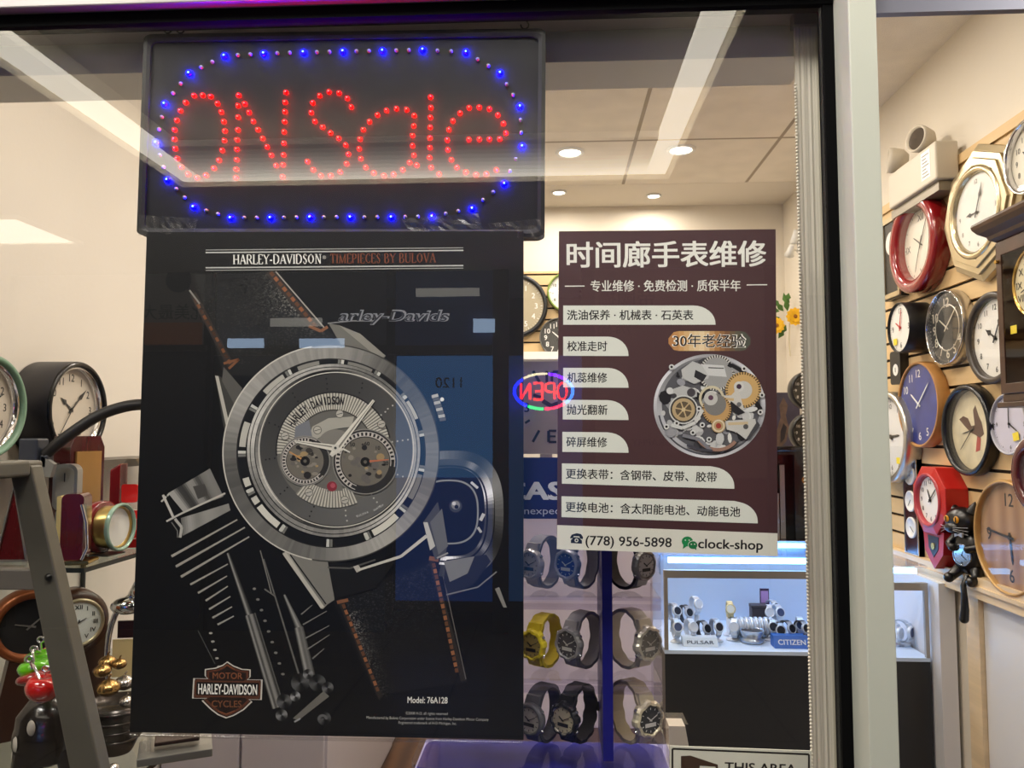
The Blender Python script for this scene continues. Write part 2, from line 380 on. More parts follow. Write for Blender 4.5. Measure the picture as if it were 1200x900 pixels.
# OPEN neon sign across the mall
t = thing('neon_open_sign', 'oval neon OPEN sign across the mall, mirrored at the edge of the maroon poster', 'sign', frameM(Q(637, 459)+Vector((0, .04, 0)), (-1, 0, 0), (0, 0, 1), (0, 1, 0)))
k = (2*YG-YO)/F; rx, ry = 34*k, 20.5*k
NEON = [mat('neon_blue', (20, 40, 255), .4, emit=26), mat('neon_white', (255, 245, 200), .4, emit=14), mat('neon_violet', (110, 30, 255), .4, emit=26),
        mat('neon_sky', (50, 130, 255), .4, emit=22), mat('neon_pink', (255, 50, 100), .4, emit=18), mat('neon_green', (20, 225, 130), .4, emit=18), mat('neon_red', (255, 40, 50), .4, emit=22)]
def earc(a0, a1): return [(rx*math.cos(math.radians(a0+(a1-a0)*i/12)), ry*math.sin(math.radians(a0+(a1-a0)*i/12)), .012) for i in range(13)]
for a0, a1, m in ((-55, 45, 0), (47, 98, 1), (100, 140, 2), (142, 222, 3), (224, 268, 4), (270, 303, 5)):
    b = MB(); b.tube(earc(a0, a1), .0125 if m != 1 else .009, 8); b.build('neon_tube', NEON[m], t)
L = {'O': [[(.5+.5*math.cos(a*PI/8), .5+.5*math.sin(a*PI/8)) for a in range(17)]], 'P': [[(0, 0), (0, 1), (.7, 1), (1, .85), (1, .6), (.7, .45), (0, .45)]],
     'E': [[(1, 1), (0, 1), (0, 0), (1, 0)], [(0, .5), (.8, .5)]], 'N': [[(0, 0), (0, 1), (1, 0), (1, 1)]]}
for i, ch in enumerate('OPEN'):
    x0 = (-27+i*14.2)*k; b = MB()
    for pl in L[ch]:
        q_ = [Vector((x0+p[0]*10.5*k, (p[1]-.5)*19*k, .016)) for p in pl]
        for u, v in zip(q_[:-1], q_[1:]): b.tube([u, v], .0085, 8)
    b.build('neon_letter', NEON[6], t)
# ---- shopfront: glass, frame, header, door head
zt = P(600, 14, YG).z; zb = .30
xg0 = -1.75; xg1 = P(981, 450, YG).x
mb = MB(); mb.box((xg0, YG, zb), (xg1, YG+.008, zt))
mb.mi = [1, 1, 0, 1, 1, 1]
o = struct('window_1', mb, [GLASS, CLEAR])
xm0 = P(987.5, 450, YG).x; xm1 = P(1041, 450, 1.052).x
mb = MB(); mb.box((P(976, 450, YG-.004).x, YG-.004, zb), (xm0, YG+.02, zt+.06)); struct('trim_2', mb, RUB)
mb = MB(); mb.box((xm0, 1.052, 0), (xm1, 1.20, 2.75)); struct('trim_3', mb, ALU, bevel=.002)
mb = MB(); mb.box((xg0, YG-.006, P(600, 17, YG).z), (xm0-.001, YG+.02, P(600, 3, YG).z)); struct('trim_4', mb, RUB)
hz = P(600, 3, YG).z
mb = MB(); mb.box((-6, 1.085, hz+.0005), (xm0-.001, 1.2, hz+.14)); struct('trim_5', mb, mat('header_aluminium', (150, 144, 142), .38, .35), bevel=.002)
mb = MB(); mb.box((xm1+.001, 1.086, P(1100, 15, 1.09).z), (2.6, 1.098, hz+.14)); struct('trim_6', mb, mat('door_head_metal', (128, 128, 140), .35, .4))
mb = MB(); mb.box((-6, 1.02, hz+.141), (6, 1.2, 3.2)); struct('wall_front', mb, CREAM)
mb = MB(); mb.box((-6, 1.06, 0), (xm0-.001, 1.16, zb)); struct('sill', mb, ALUB)
mb = MB(); mb.box((-6, 1.06, zb), (xg0, 1.16, hz)); mb.box((1.42, 1.06, 0), (6, 1.2, hz)); struct('wall_front_piers', mb, CREAM)
# ---- the shop
mb = MB(); mb.box((XL-.1, 1.12, -.1), (XR+.3, YB+.1, 0))
struct('floor_shop', mb, wavemat('brown_plank_floor', (74, 50, 34), (104, 72, 48), 3.5, .4, 'X', 2.5))
TILE = tilemat('ceiling_tile', (240, 231, 214), (170, 156, 136), .61, 1.02, .008, .9, bump=.35, bs=260, var=.05)
mb = MB(); mb.box((0, 0, 0), (XR-XL+.2, 3.82-1.2, .1)); o = struct('ceiling_shop', mb, TILE); o.location = (XL-.1+.21, 1.2-.44+.0, CEIL)
o.location = (XL-.1, 1.2, CEIL); 
mb = MB(); mb.box((XL-.1, 3.82, CEIL-.001), (XR+.2, YB+.1, CEIL+.1)); struct('ceiling_back_strip', mb, CREAM)
mb = MB(); mb.box((XL-.1, 1.2, 0), (XL, YB, CEIL)); struct('wall_left', mb, WHITEWALL)
mb = MB(); mb.box((XR+.012, 1.2, 0), (XR+.1, YB, CEIL)); struct('wall_right', mb, CREAM)
mb = MB(); mb.box((XL-.1, YB, 0), (XR+.2, YB+.1, CEIL)); struct('wall_back', mb, CREAM)
zbk = P(700, 103, 1.30).z
mb = MB(); mb.box((XL, 1.205, zbk), (xm0-.002, 1.305, CEIL)); struct('trim_7', mb, mat('bulkhead_paint', (232, 228, 218), .7))
# slatwall: boards with grooves, right wall and back wall
def slat(name, M, w, h, pitch=.0625, gap=.010, th=.012):
    mb = MB(); z = 0
    mb.box((0, 0, 0), (w, h, .003), M, mi=1)
    while z < h-.01:
        z1 = min(z+pitch-gap, h); mb.box((0, z, .003), (w, z1, th), M); z += pitch
    o = struct(name, mb, [MAPLE, GROOVE]); return o
zs0 = 1.137; zs1 = 2.37
slat('wall_right_slats', wallR(Vector((XR+.0119, 3.35, zs0))), 3.35-1.25, zs1-zs0)
slat('wall_back_slats', faceC(Vector((-.9, YB-.0001, 1.99))), 1.2, .45)
mb = MB(); mb.box((XR-.008, 1.25, zs1), (XR+.0118, 3.36, zs1+.03)); struct('trim_8', mb, MAPLE)
mb = MB(); mb.box((XR-.03, 1.25, 1.075), (XR+.0118, 3.36, zs0-.001)); mb.box((XR-.036, 1.25, 1.10), (XR-.0301, 3.36, 1.112)); struct('trim_9', mb, mat('pale_ledge_wood', (224, 200, 162), .45, var=.08, vs=8, stretch=(3, .4, 6)))
mb = MB(); mb.box((XR-.006, 1.25, 0), (XR+.0118, 2.33, 1.074)); struct('wall_right_lower_panel', mb, mat('white_laminate', (222, 222, 224), .35))
mb = MB(); mb.box((XR-.02, 2.332, 0), (XR+.0118, 2.40, 1.074)); struct('trim_10', mb, mat('pale_ledge_wood', (0, 0, 0)))
mb = MB(); mb.box((-.9, YB-.12, 1.945), (.3, YB-.0005, 1.985)); struct('trim_11', mb, WHITE)
# ---- downlights
DISC = mat('downlight_diffuser', (255, 244, 224), .5, emit=14)
def downlight(c, r, label, w, grp='ceiling downlights of the shop', aim=None):
    t = thing('downlight', label, 'ceiling light', T(c[0], c[1], c[2]-.0005), grp)
    b = MB(); b.lathe([(r*1.3, 0), (r*1.28, -.006), (r, -.008), (r*.92, -.002), (r*.92, 0)], 40); b.build('trim_ring', WHITE, t)
    b = MB(); b.cyl(r*.9, -.003, -.001, 32); b.build('glowing_face', DISC, t)
    area('downlight_lamp', (c[0], c[1], c[2]-.02), w, SHOP_COL, r*2)
for (x, y, r, lab, z) in ((668, 178, .05, 'bright round downlight left of the pair in the tiled ceiling', CEIL), (798, 175, .05, 'bright round downlight right of the pair in the tiled ceiling', CEIL),
                       (655, 225, .032, 'small round downlight nearest the lit letter sign in the smooth ceiling strip', CEIL-.001), (766, 229, .032, 'small round downlight above the maroon poster in the smooth ceiling strip', CEIL-.001)):
    c = PZ(x, y, z); downlight(c, r, lab, SHOP_W if r > .04 else SHOP_W*.5)
for x, y in ((.55, 1.75), (0, 1.72), (-.62, 1.75), (-.75, 2.9), (.6, 2.45), (-.05, 2.4), (-.3, 3.4)):  # unseen lamps added to brighten the window display, walls and ceiling
    downlight(Vector((x, y, CEIL)), .05, 'unseen round downlight added to light the shop', SHOP_W*(.75 if x > .3 else .7 if x < -.5 else 1.1), 'added downlights out of view')
# ================================================================== flat printed things: drawn in ink layers on their sheet
def g(v): return lin((v, v, v)) if not isinstance(v, tuple) else lin(v)
SER = {  # a small roman alphabet: (width, thick strokes, thin strokes, serif positions)
 'H': (.78, [[(.13,0),(.13,1)],[(.63,0),(.63,1)]], [[(.13,.5),(.63,.5)]], [(.13,0),(.13,1),(.63,0),(.63,1)]),
 'A': (.76, [[(.37,1),(.66,0)]], [[(.08,0),(.37,1)],[(.19,.34),(.56,.34)]], [(.08,0),(.66,0)]),
 'R': (.74, [[(.13,0),(.13,1)],[(.5,.94),(.57,.75),(.5,.54)],[(.36,.5),(.64,0)]], [[(.13,1),(.4,1),(.5,.94)],[(.13,.5),(.4,.5),(.5,.54)]], [(.13,0),(.68,0)]),
 'L': (.6, [[(.13,0),(.13,1)]], [[(.13,0),(.54,0),(.54,.2)]], [(.13,1)]),
 'E': (.62, [[(.13,0),(.13,1)]], [[(.13,1),(.52,1),(.52,.82)],[(.13,.52),(.42,.52)],[(.13,0),(.55,0),(.55,.2)]], []),
 'Y': (.72, [[(.08,1),(.36,.48)],[(.36,.48),(.36,0)]], [[(.64,1),(.36,.48)]], [(.08,1),(.64,1),(.36,0)]),
 '-': (.4, [[(.06,.38),(.32,.38)]], [], []),
 'D': (.8, [[(.13,0),(.13,1)],[(.52,.92),(.66,.7),(.66,.3),(.52,.08)]], [[(.13,1),(.38,1),(.52,.92)],[(.13,0),(.38,0),(.52,.08)]], []),
 'V': (.74, [[(.08,1),(.37,0)]], [[(.65,1),(.37,0)]], [(.08,1),(.65,1)]),
 'I': (.32, [[(.15,0),(.15,1)]], [], [(.15,0),(.15,1)]),
 'S': (.58, [[(.14,.82),(.16,.66),(.42,.38),(.44,.18)]], [[(.46,.8),(.36,1),(.22,1),(.14,.82)],[(.44,.18),(.36,0),(.2,0),(.1,.22)]], []),
 'O': (.84, [[(.2,.82),(.11,.5),(.2,.18)],[(.6,.82),(.69,.5),(.6,.18)]], [[(.2,.82),(.4,1),(.6,.82)],[(.2,.18),(.4,0),(.6,.18)]], []),
 'N': (.8, [[(.14,1),(.64,0)]], [[(.14,0),(.14,1)],[(.64,0),(.64,1)]], [(.14,0),(.14,1),(.64,1)]),
 'T': (.68, [[(.33,0),(.33,1)]], [[(.06,.8),(.06,1),(.6,1),(.6,.8)]], [(.33,0)]),
 'M': (.95, [[(.16,1),(.45,0)],[(.77,0),(.77,1)]], [[(.14,0),(.16,1)],[(.45,0),(.76,1)]], [(.14,0),(.77,0),(.14,1),(.77,1)]),
 'P': (.64, [[(.13,0),(.13,1)],[(.46,.94),(.54,.74),(.46,.52)]], [[(.13,1),(.36,1),(.46,.94)],[(.13,.47),(.36,.47),(.46,.52)]], [(.13,0)]),
 'C': (.7, [[(.2,.82),(.11,.5),(.2,.18)]], [[(.58,.76),(.54,.94),(.4,1),(.2,.82)],[(.2,.18),(.4,0),(.54,.06),(.6,.22)]], []),
 'B': (.7, [[(.13,0),(.13,1)],[(.44,.94),(.5,.76),(.42,.56)],[(.5,.46),(.58,.26),(.5,.06)]], [[(.13,1),(.36,1),(.44,.94)],[(.13,.52),(.42,.52)],[(.13,0),(.4,0),(.5,.06)]], []),
 'U': (.8, [[(.14,1),(.14,.25),(.24,.04)]], [[(.24,.04),(.4,0),(.56,.06),(.64,.26),(.64,1)]], [(.14,1),(.64,1)]), ' ': (.36, [], [], [])}
class Art(MB):
    """ink on a flat sheet; points are given in the frame of the photograph and laid on the plane Y"""
    def __init__(s, Y, step=1e-5): super().__init__(); s.Y = Y; s.step = step
    def up(s, n=1): s.Y -= s.step*n; return s
    def W(s, pts): return [P(x, y, s.Y) for x, y in pts]
    def poly(s, pts, col, cols=None):
        w = s.W(pts); tri = tessellate_polygon([[Vector((x, y, 0)) for x, y in pts]])
        s.add(w, [tuple(t) for t in tri], col=g(col)); s.up()
    def grad(s, a, b, ca, cb, n=10):             # ruled patch between two polylines with the same number of points
        for q in range(len(a)-1):
            c = [ca[i]+(cb[i]-ca[i])*(q+.5)/(len(a)-1) for i in range(3)]
            s.add(s.W([a[q], a[q+1], b[q+1], b[q]]), [(0, 1, 2, 3)], col=g(tuple(c)))
        s.up()
    def line(s, pts, w, col, w1=None, closed=False):
        w1 = w if w1 is None else w1; n = len(pts); pr = list(pts)+([pts[0]] if closed else [])
        for i in range(len(pr)-1):
            (x0, y0), (x1, y1) = pr[i], pr[i+1]; d = math.hypot(x1-x0, y1-y0) or 1
            wa = w+(w1-w)*i/(len(pr)-1); wb = w+(w1-w)*(i+1)/(len(pr)-1)
            nx, ny = -(y1-y0)/d/2, (x1-x0)/d/2
            s.add(s.W([(x0+nx*wa, y0+ny*wa), (x1+nx*wb, y1+ny*wb), (x1-nx*wb, y1-ny*wb), (x0-nx*wa, y0-ny*wa)]), [(0, 1, 2, 3)], col=g(col))
        s.up()
    def ring(s, cx, cy, r0, r1, col, a0=0, a1=360, n=None, ky=1.0):
        n = n or max(10, int(abs(a1-a0)/360*max(24, r1*2)))
        for i in range(n):
            a, b = math.radians(a0+(a1-a0)*i/n), math.radians(a0+(a1-a0)*(i+1)/n)
            c = col(math.degrees((a+b)/2), i) if callable(col) else col
            pts = [(cx+r*math.cos(t), cy-r*math.sin(t)*ky) for t, r in ((a, r0), (b, r0), (b, r1), (a, r1))]
            s.add(s.W(pts if r0 > 0 else pts[1:]), [(0, 1, 2, 3) if r0 > 0 else (0, 1, 2)], col=g(c))
        s.up()
    def disc(s, cx, cy, r, col, n=None, ky=1.0): s.poly([(cx+r*math.cos(2*PI*i/(n or 24)), cy+r*ky*math.sin(2*PI*i/(n or 24))) for i in range(n or 24)], col)
    def text(s, txt, x, y, h, col, width=None, bold=0.0, ang=0.0, align='C', shear=0.0, asc=.73):
        vs, fs, w = glyphs(txt, bold); k = h/asc; kx = (width/w) if width else k
        ox = {'C': -w/2, 'L': 0, 'R': -w}[align]; ca, sa = math.cos(math.radians(ang)), math.sin(math.radians(ang))
        pts = []
        for vv in vs:
            a, b = vv[:2]; u = (a+ox)*kx+shear*b*k; v = -b*k; pts.append((x+u*ca-v*sa, y+u*sa+v*ca, vv[2] if len(vv) > 2 else 0))
        s.add([P(a, b, s.Y-s.step*q) for a, b, q in pts], fs, col=g(col)); s.up(5 if bold else 1)
    def serif(s, txt, x, y, h, width, col, ang=0.0):
        tot = sum(SER[c][0] for c in txt); k = width/tot; cx = x
        ca, sa = math.cos(math.radians(ang)), math.sin(math.radians(ang))
        def tr(p, x0): u, v = (x0-x)+p[0]*k, -p[1]*h; return (x+u*ca-v*sa, y+u*sa+v*ca)
        for c in txt:
            w, thick, thin, ser = SER[c]
            for pl in thick: s.line([tr(p, cx) for p in pl], .15*k, col); s.Y += s.step
            for pl in thin: s.line([tr(p, cx) for p in pl], .07*h, col); s.Y += s.step
            for p in ser: s.line([tr((p[0]-.13, p[1]*.95+.025), cx), tr((p[0]+.13, p[1]*.95+.025), cx)], .06*h, col); s.Y += s.step
            cx += w*k
        s.up()
def sheet(name, px, Y0, th, m, parent):
    a = [P(x, y, Y0) for x, y in px]; b = [v+Vector((0, th, 0)) for v in a]
    n = len(px); mb = MB(); mb.add(a+b, [tuple(range(n)), tuple(range(2*n-1, n-1, -1))]+[(i, i+n, (i+1) % n+n, (i+1) % n) for i in range(n)])
    o = mb.build(name, m); o.parent = parent; o.matrix_parent_inverse = parent.matrix_world.inverted() if False else I4; return o
def kid(mb, name, m, root, **k):              # a part whose mesh is written in world coordinates
    o = mb.build(name, m, root, **k); o.matrix_parent_inverse = root.matrix_world.inverted(); return o
# ---- the dark watch poster
YP = 1.1226
c = P(385, 862, YP+.001)
poster = thing('advertising_poster', 'large black poster with a huge printed steel watch, under the lit sign', 'poster', T(*c))
mb = MB(); px = [(172, 272), (613.5, 271), (613.5, 867), (152, 858)]
a = [P(x, y, YP) for x, y in px]; b = [v+Vector((0, .004, 0)) for v in a]
mb.hexa([a[3], a[2], a[1], a[0]], [b[3], b[2], b[1], b[0]])
kid(mb, 'board', mat('poster_black', (17, 17, 18), .4, spec=.3), poster)
YS = YP-4e-5
def art(): return Art(YS)
# leather strap, upper
A = art()
def leather(A, quad, n, c0, seed, fall):
    rnd = random.Random(seed)
    (ax, ay), (bx, by), (cx_, cy_), (dx, dy) = quad
    for i in range(n):
        u, v = rnd.random(), rnd.random()
        x = (ax*(1-u)+bx*u)*(1-v)+(dx*(1-u)+cx_*u)*v; y = (ay*(1-u)+by*u)*(1-v)+(dy*(1-u)+cy_*u)*v
        f = fall(u, v)*rnd.uniform(.3, 1)
        if f < .05: continue
        q = rnd.uniform(.35, 1.0); an = rnd.uniform(0, 3)
        cc = tuple(17+(k-17)*f for k in c0)
        A.add(A.W([(x+q*1.5*math.cos(an+t), y+q*math.sin(an+t)) for t in (0, 1.6, 3.1, 4.7)]), [(0, 1, 2, 3)], col=g(cc))
    A.up()
A.poly([(228, 322), (316, 319), (398, 400), (300, 440), (262, 440)], (27, 27, 27))
leather(A, [(250, 322), (320, 322), (385, 395), (300, 430)], 2600, (190, 186, 178), 3, lambda u, v: max(0, (.15+.85*u**2.2)*(1-abs(v-.45)*1.3)))
leather(A, [(228, 335), (300, 325), (350, 400), (280, 430)], 900, (110, 108, 104), 4, lambda u, v: .35)
def stitches(A, p, q, n, w, c0, c1):
    for i in range(n):
        t0, t1 = i/n, (i+.72)/n
        a = (p[0]+(q[0]-p[0])*t0, p[1]+(q[1]-p[1])*t0); b = (p[0]+(q[0]-p[0])*t1, p[1]+(q[1]-p[1])*t1)
        A.line([a, b], w, c0 if i % 2 else c1); A.Y += A.step
    A.up()
A.line([(315, 318), (372, 386)], 9, (52, 46, 42)); A.line([(323, 318), (380, 384)], 1.6, (150, 144, 136))
stitches(A, (317, 319), (371, 384), 11, 4.2, (136, 84, 54), (92, 58, 38))
A.line([(226, 344), (270, 428)], 8, (46, 40, 36)); stitches(A, (228, 350), (271, 428), 12, 3.4, (106, 66, 42), (64, 42, 30))
A.line([(222, 340), (234, 356)], 2, (120, 118, 112)); A.line([(262, 426), (280, 421), (268, 432)], 3, (110, 72, 48)); A.line([(362, 382), (376, 388), (384, 383)], 3.5, (126, 84, 58))
# strap, lower
A.poly([(388, 700), (512, 655), (548, 800), (440, 815)], (22, 22, 24))
leather(A, [(405, 705), (505, 660), (525, 740), (430, 790)], 1800, (120, 122, 130), 6, lambda u, v: .4*(1-v*.6))
leather(A, [(405, 720), (430, 712), (470, 810), (445, 820)], 900, (190, 186, 180), 8, lambda u, v: (1-u)*(1-v*.7))
A.line([(398, 702), (446, 818)], 6, (40, 36, 34)); stitches(A, (402, 708), (444, 812), 15, 3.6, (140, 90, 60), (92, 60, 42))
A.line([(505, 655), (543, 798)], 6, (44, 40, 38)); stitches(A, (508, 660), (536, 790), 19, 4.0, (142, 92, 62), (94, 62, 44)); A.line([(516, 660), (546, 796)], 1.2, (96, 92, 90))
A.line([(503, 654), (514, 656)], 5, (126, 84, 58)); A.line([(395, 706), (408, 703)], 4, (120, 80, 56))
kid(A, 'printed_strap', PRINT, poster)
# engine
A = art(); A.Y -= 2e-3*.1
def quadgrad(A, p0, p1, q0, q1, cols):       # p0-p1 the one edge, q0-q1 the other, grey stops along it
    n = 24
    for i in range(n):
        t0, t1 = i/n, (i+1)/n; f = (i+.5)/n*(len(cols)-1); k = min(int(f), len(cols)-2); f -= k
        c = cols[k]+(cols[k+1]-cols[k])*f
        def L(a, b, t): return (a[0]+(b[0]-a[0])*t, a[1]+(b[1]-a[1])*t)
        A.add(A.W([L(p0, p1, t0), L(p0, p1, t1), L(q0, q1, t1), L(q0, q1, t0)]), [(0, 1, 2, 3)], col=g((c, c*.985, c*.95)))
    A.up()
quadgrad(A, (197, 578), (246, 549), (215, 600), (262, 582), [150, 150, 60, 52, 130, 128, 60, 110, 120, 116])
A.poly([(226, 570), (240, 567), (244, 580), (232, 585)], (66, 64, 62))
A.line([(189, 588), (199, 578)], 2, (170, 168, 160)); A.line([(191, 580), (203, 606)], 3, (178, 174, 166)); A.line([(194, 578), (206, 604)], 1, 20)
A.line([(195, 611), (212, 602), (264, 578)], 2.2, (176, 172, 164))
quadgrad(A, (212, 607), (268, 590), (214, 628), (270, 598), [96, 150, 120, 140, 136, 124, 130])
A.line([(205, 608), (213, 618), (211, 630)], 3.2, (166, 163, 156)); A.line([(201, 612), (208, 622), (208, 630)], 1.2, (110, 108, 104))
for x0, y0, x1, y1 in ((201, 652, 278, 609), (206, 664, 287, 618), (212, 676, 292, 629)): A.line([(x0, y0), (x1, y1)], 3.0, (150, 146, 138), 1.6); A.Y += A.step
for x0, y0, x1, y1 in ((223, 685, 267, 661), (232, 695, 266, 675), (241, 704, 267, 687), (245, 714, 270, 699), (249, 724, 272, 711), (255, 732, 274, 722)): A.line([(x0, y0), (x1, y1)], 2.4, (146, 143, 136), 1.4); A.Y += A.step
A.line([(232, 739), (252, 778)], 1.0, (70, 70, 68))
for i in range(9):
    A.disc(247+i*2.4, 742+i*9.8, 2.3, (150, 147, 140), 8, .6); A.Y += A.step
    A.disc(298+i*4.2, 690+i*12.5, 2.2, (112, 110, 106), 8, .7); A.Y += A.step
def rod(A, p, q, w0, w1, cols):
    d = math.hypot(q[0]-p[0], q[1]-p[1]); nx, ny = -(q[1]-p[1])/d, (q[0]-p[0])/d
    quadgrad(A, (p[0]+nx*w0/2, p[1]+ny*w0/2), (p[0]-nx*w0/2, p[1]-ny*w0/2), (q[0]+nx*w1/2, q[1]+ny*w1/2), (q[0]-nx*w1/2, q[1]-ny*w1/2), cols)
rod(A, (267, 648), (293, 722), 4, 8, [40, 150, 70, 30]); rod(A, (293, 720), (326, 829), 13, 15, [36, 150, 60, 128, 120, 44, 100])
rod(A, (309, 655), (352, 796), 2, 3, [60, 110, 50]); rod(A, (333, 697), (352, 740), 3, 9, [30, 150, 70]); rod(A, (350, 735), (363, 792), 11, 13, [40, 150, 90, 110, 60])
rod(A, (310, 690), (322, 698), 2, 2, [120, 60]); A.line([(305, 645), (318, 695)], 1.2, (120, 118, 112))
for x0, y0, x1, y1 in ((355, 732, 383, 716), (358, 748, 386, 733), (360, 761, 386, 744), (366, 772, 380, 760), (353, 720, 366, 709)): A.line([(x0, y0), (x1, y1)], 1.8, (112, 110, 106), .8); A.Y += A.step
for cx, cy, r, c in ((333, 822, 9, 70), (352, 800, 11, 64), (346, 816, 6, 120), (372, 800, 10, 58), (384, 806, 7, 76), (330, 838, 7, 96), (380, 842, 8, 60), (361, 790, 6, 100)):
    A.ring(cx, cy, 0, r, lambda a, i, c=c: (c*(.7+.5*math.sin(math.radians(a*2+40)))+6,)*3)
A.poly([(343, 842), (350, 844), (386, 816), (379, 810)], (104, 101, 95)); A.line([(345, 846), (352, 842)], 2, 150)
A.ring(378, 843, 3, 6, 92, 0, 190)
kid(A, 'printed_engine', PRINT, poster)
# chrome cover to the right of the watch
A = art(); A.Y -= 4e-4
def chrome(a, i): return (lambda v: (v, v, v*1.02))(62+150*max(0, math.sin(math.radians(a*3+20)))**2+60*max(0, math.sin(math.radians(a*7)))**2)
pts = []
def sup(cx, cy, rx, ry, a, e=.75):
    c_, s_ = math.cos(math.radians(a)), math.sin(math.radians(a))
    return (cx+rx*abs(c_)**e*(1 if c_ > 0 else -1), cy-ry*abs(s_)**e*(1 if s_ > 0 else -1))
def suring(A, cx, cy, r0, r1, col, a0=-100, a1=110, n=70, e=.75):
    for i in range(n):
        a, b = a0+(a1-a0)*i/n, a0+(a1-a0)*(i+1)/n
        A.add(A.W([sup(cx, cy, *r0, a, e), sup(cx, cy, *r0, b, e), sup(cx, cy, *r1, b, e), sup(cx, cy, *r1, a, e)]), [(0, 1, 2, 3)], col=g(col((a+b)/2, i)))
    A.up()
suring(A, 530, 602, (50, 60), (60, 74), lambda a, i: (lambda v: (v, v, v))(84+46*math.sin(math.radians(a*4))))
suring(A, 528, 600, (40, 52), (51, 62), chrome); suring(A, 526, 600, (33, 36), (35, 38), lambda a, i: (136, 138, 138))
suring(A, 526, 602, (44, 55), (46, 57), lambda a, i: (14, 14, 15))
A.disc(534, 593, 7.5, (60, 62, 66)); A.disc(534, 592, 5, (128, 128, 128)); A.disc(532, 590, 2.2, (200, 200, 200)); A.disc(535, 594, 2.4, (16, 16, 18))
A.poly([(523, 656), (570, 650), (575, 658), (556, 684), (526, 700), (520, 680)], (34, 34, 37)); A.poly([(520, 658), (556, 652), (548, 672), (527, 682)], (120, 120, 118)); A.line([(523, 697), (560, 688), (582, 670)], 1.6, (120, 120, 120))
A.poly([(580, 690), (585, 688), (594, 712), (590, 712)], (128, 126, 122)); A.line([(563, 610), (567, 602)], 4, (190, 190, 188)); A.line([(560, 618), (564, 624)], 3, (176, 176, 174)); A.line([(552, 565), (560, 572)], 3, (200, 200, 198))
kid(A, 'printed_chrome_cover', PRINT, poster)
# the watch
A = art(); A.Y -= 7e-4
cx, cy = 388, 531
def brush(base, amp, ph=0, f=2, seed=0):
    rr = random.Random(seed); nz = [rr.uniform(-1, 1) for _ in range(721)]
    return lambda a, i: (lambda v: (v, v*.985, v*.95))(max(8, base+amp*math.sin(math.radians(a*f+ph))+amp*.45*math.sin(math.radians(a*5+ph*2))+nz[int(abs(a)*2) % 720]*7))
# lugs first
A.poly([(385, 379), (397, 381), (422, 391), (452, 417), (440, 432), (404, 412)], (104, 102, 96)); A.poly([(397, 381), (422, 391), (452, 417), (444, 420)], (132, 129, 121))
A.poly([(252, 440), (256, 440), (300, 470), (270, 520), (262, 500)], (58, 57, 54)); A.poly([(252, 440), (256, 441), (270, 502), (265, 500)], (168, 164, 154)); A.poly([(262, 430), (284, 455), (275, 475), (260, 446)], (80, 78, 74))
A.poly([(331, 648), (337, 646), (392, 700), (378, 714)], (150, 147, 138)); A.poly([(337, 646), (384, 650), (392, 703), (378, 712)], (118, 116, 110)); A.line([(333, 648), (378, 712)], 4.5, (176, 172, 162)); A.line([(340, 650), (382, 708)], 1.6, 18)
A.poly([(384, 658), (430, 662), (470, 650), (440, 690), (392, 702)], (22, 22, 23)); A.line([(384, 665), (410, 666), (440, 656)], 2, (80, 79, 76)); A.poly([(414, 664), (420, 662), (424, 668), (418, 671)], (172, 168, 160))
A.poly([(496, 612), (513, 588), (524, 640), (522, 652), (510, 656)], (70, 70, 69)); A.poly([(504, 612), (518, 596), (525, 640), (514, 650)], (100, 100, 97)); A.poly([(496, 612), (501, 612), (510, 640), (504, 645)], (186, 184, 176)); A.line([(512, 654), (525, 648)], 2, (150, 148, 142))
A.line([(420, 668), (470, 652), (500, 628)], 2.6, (190, 187, 178), 4)
# crown
for i in range(8):
    t = i/7; x0, y0 = 506+t*9, 467+t*26; A.line([(x0, y0-2+t), (x0+7.5, y0-4+t*2)], 3.6, (176, 174, 166) if i % 2 == 0 else (90, 88, 84)); A.Y += A.step
A.up(); A.poly([(503, 470), (506, 468), (512, 494), (508, 494)], (40, 40, 40)); A.disc(518, 468, 2.4, (220, 218, 210), 8)
A.ring(cx, cy, 0, 127, (20, 21, 23)); A.ring(cx, cy, 125.5, 127.5, lambda a, i: (190, 186, 176) if 100 < a % 360 < 260 else (60, 59, 57))
A.ring(cx, cy, 110.5, 126, brush(118, 30, 200, 2, 1), 0, 360, 240); A.ring(cx, cy, 109.5, 111, (32, 32, 33))
for a0, a1, c in ((196, 214, 190), (216, 240, 200), (122, 138, 168), (98, 112, 130), (22, 40, 176), (290, 316, 205), (330, 348, 120), (160, 176, 175), (60, 80, 118)):
    A.ring(cx+1, cy, 101.5, 109, (c, c*.985, c*.93), a0, a1); A.Y += A.step
A.up()
for a in (12, 38, 60, 84, 118, 150, 180, 205, 237, 268, 293, 322, 350):
    for d, c in ((-2.6, 20), (-.6, 190), (1.6, 110), (3.2, 24)):
        A.ring(cx+1, cy, 101, 110, (c, c, c*.96), a+d-.9, a+d+.9, 2)
A.ring(391, 528, 0, 102, (26, 27, 29)); A.ring(391, 528, 93, 101.5, brush(150, 34, 160, 2, 2), 0, 360, 200)
A.ring(391, 528, 97.4, 98.4, (30, 30, 30)); A.ring(393, 527, 88, 94, brush(96, 50, 60, 2, 3), 0, 360, 180); A.ring(394, 527, 90.2, 91.2, (206, 202, 190))
A.ring(394.5, 527, 0, 89, lambda a, i: (lambda v: (v, v*.99, v*.97))(74+22*math.sin(math.radians(a*1+150))), 0, 360, 120)
rnd = random.Random(5)
for i in range(12):
    for k in range(4):
        a = math.radians(i*30+8); r = 66+k*6.0
        A.disc(394+r*math.cos(a)+rnd.uniform(-1, 1), 527-r*math.sin(a), 1.1, 20 if 60 < (i*30+8) < 250 else (170, 168, 160), 6); A.Y += A.step
A.up()
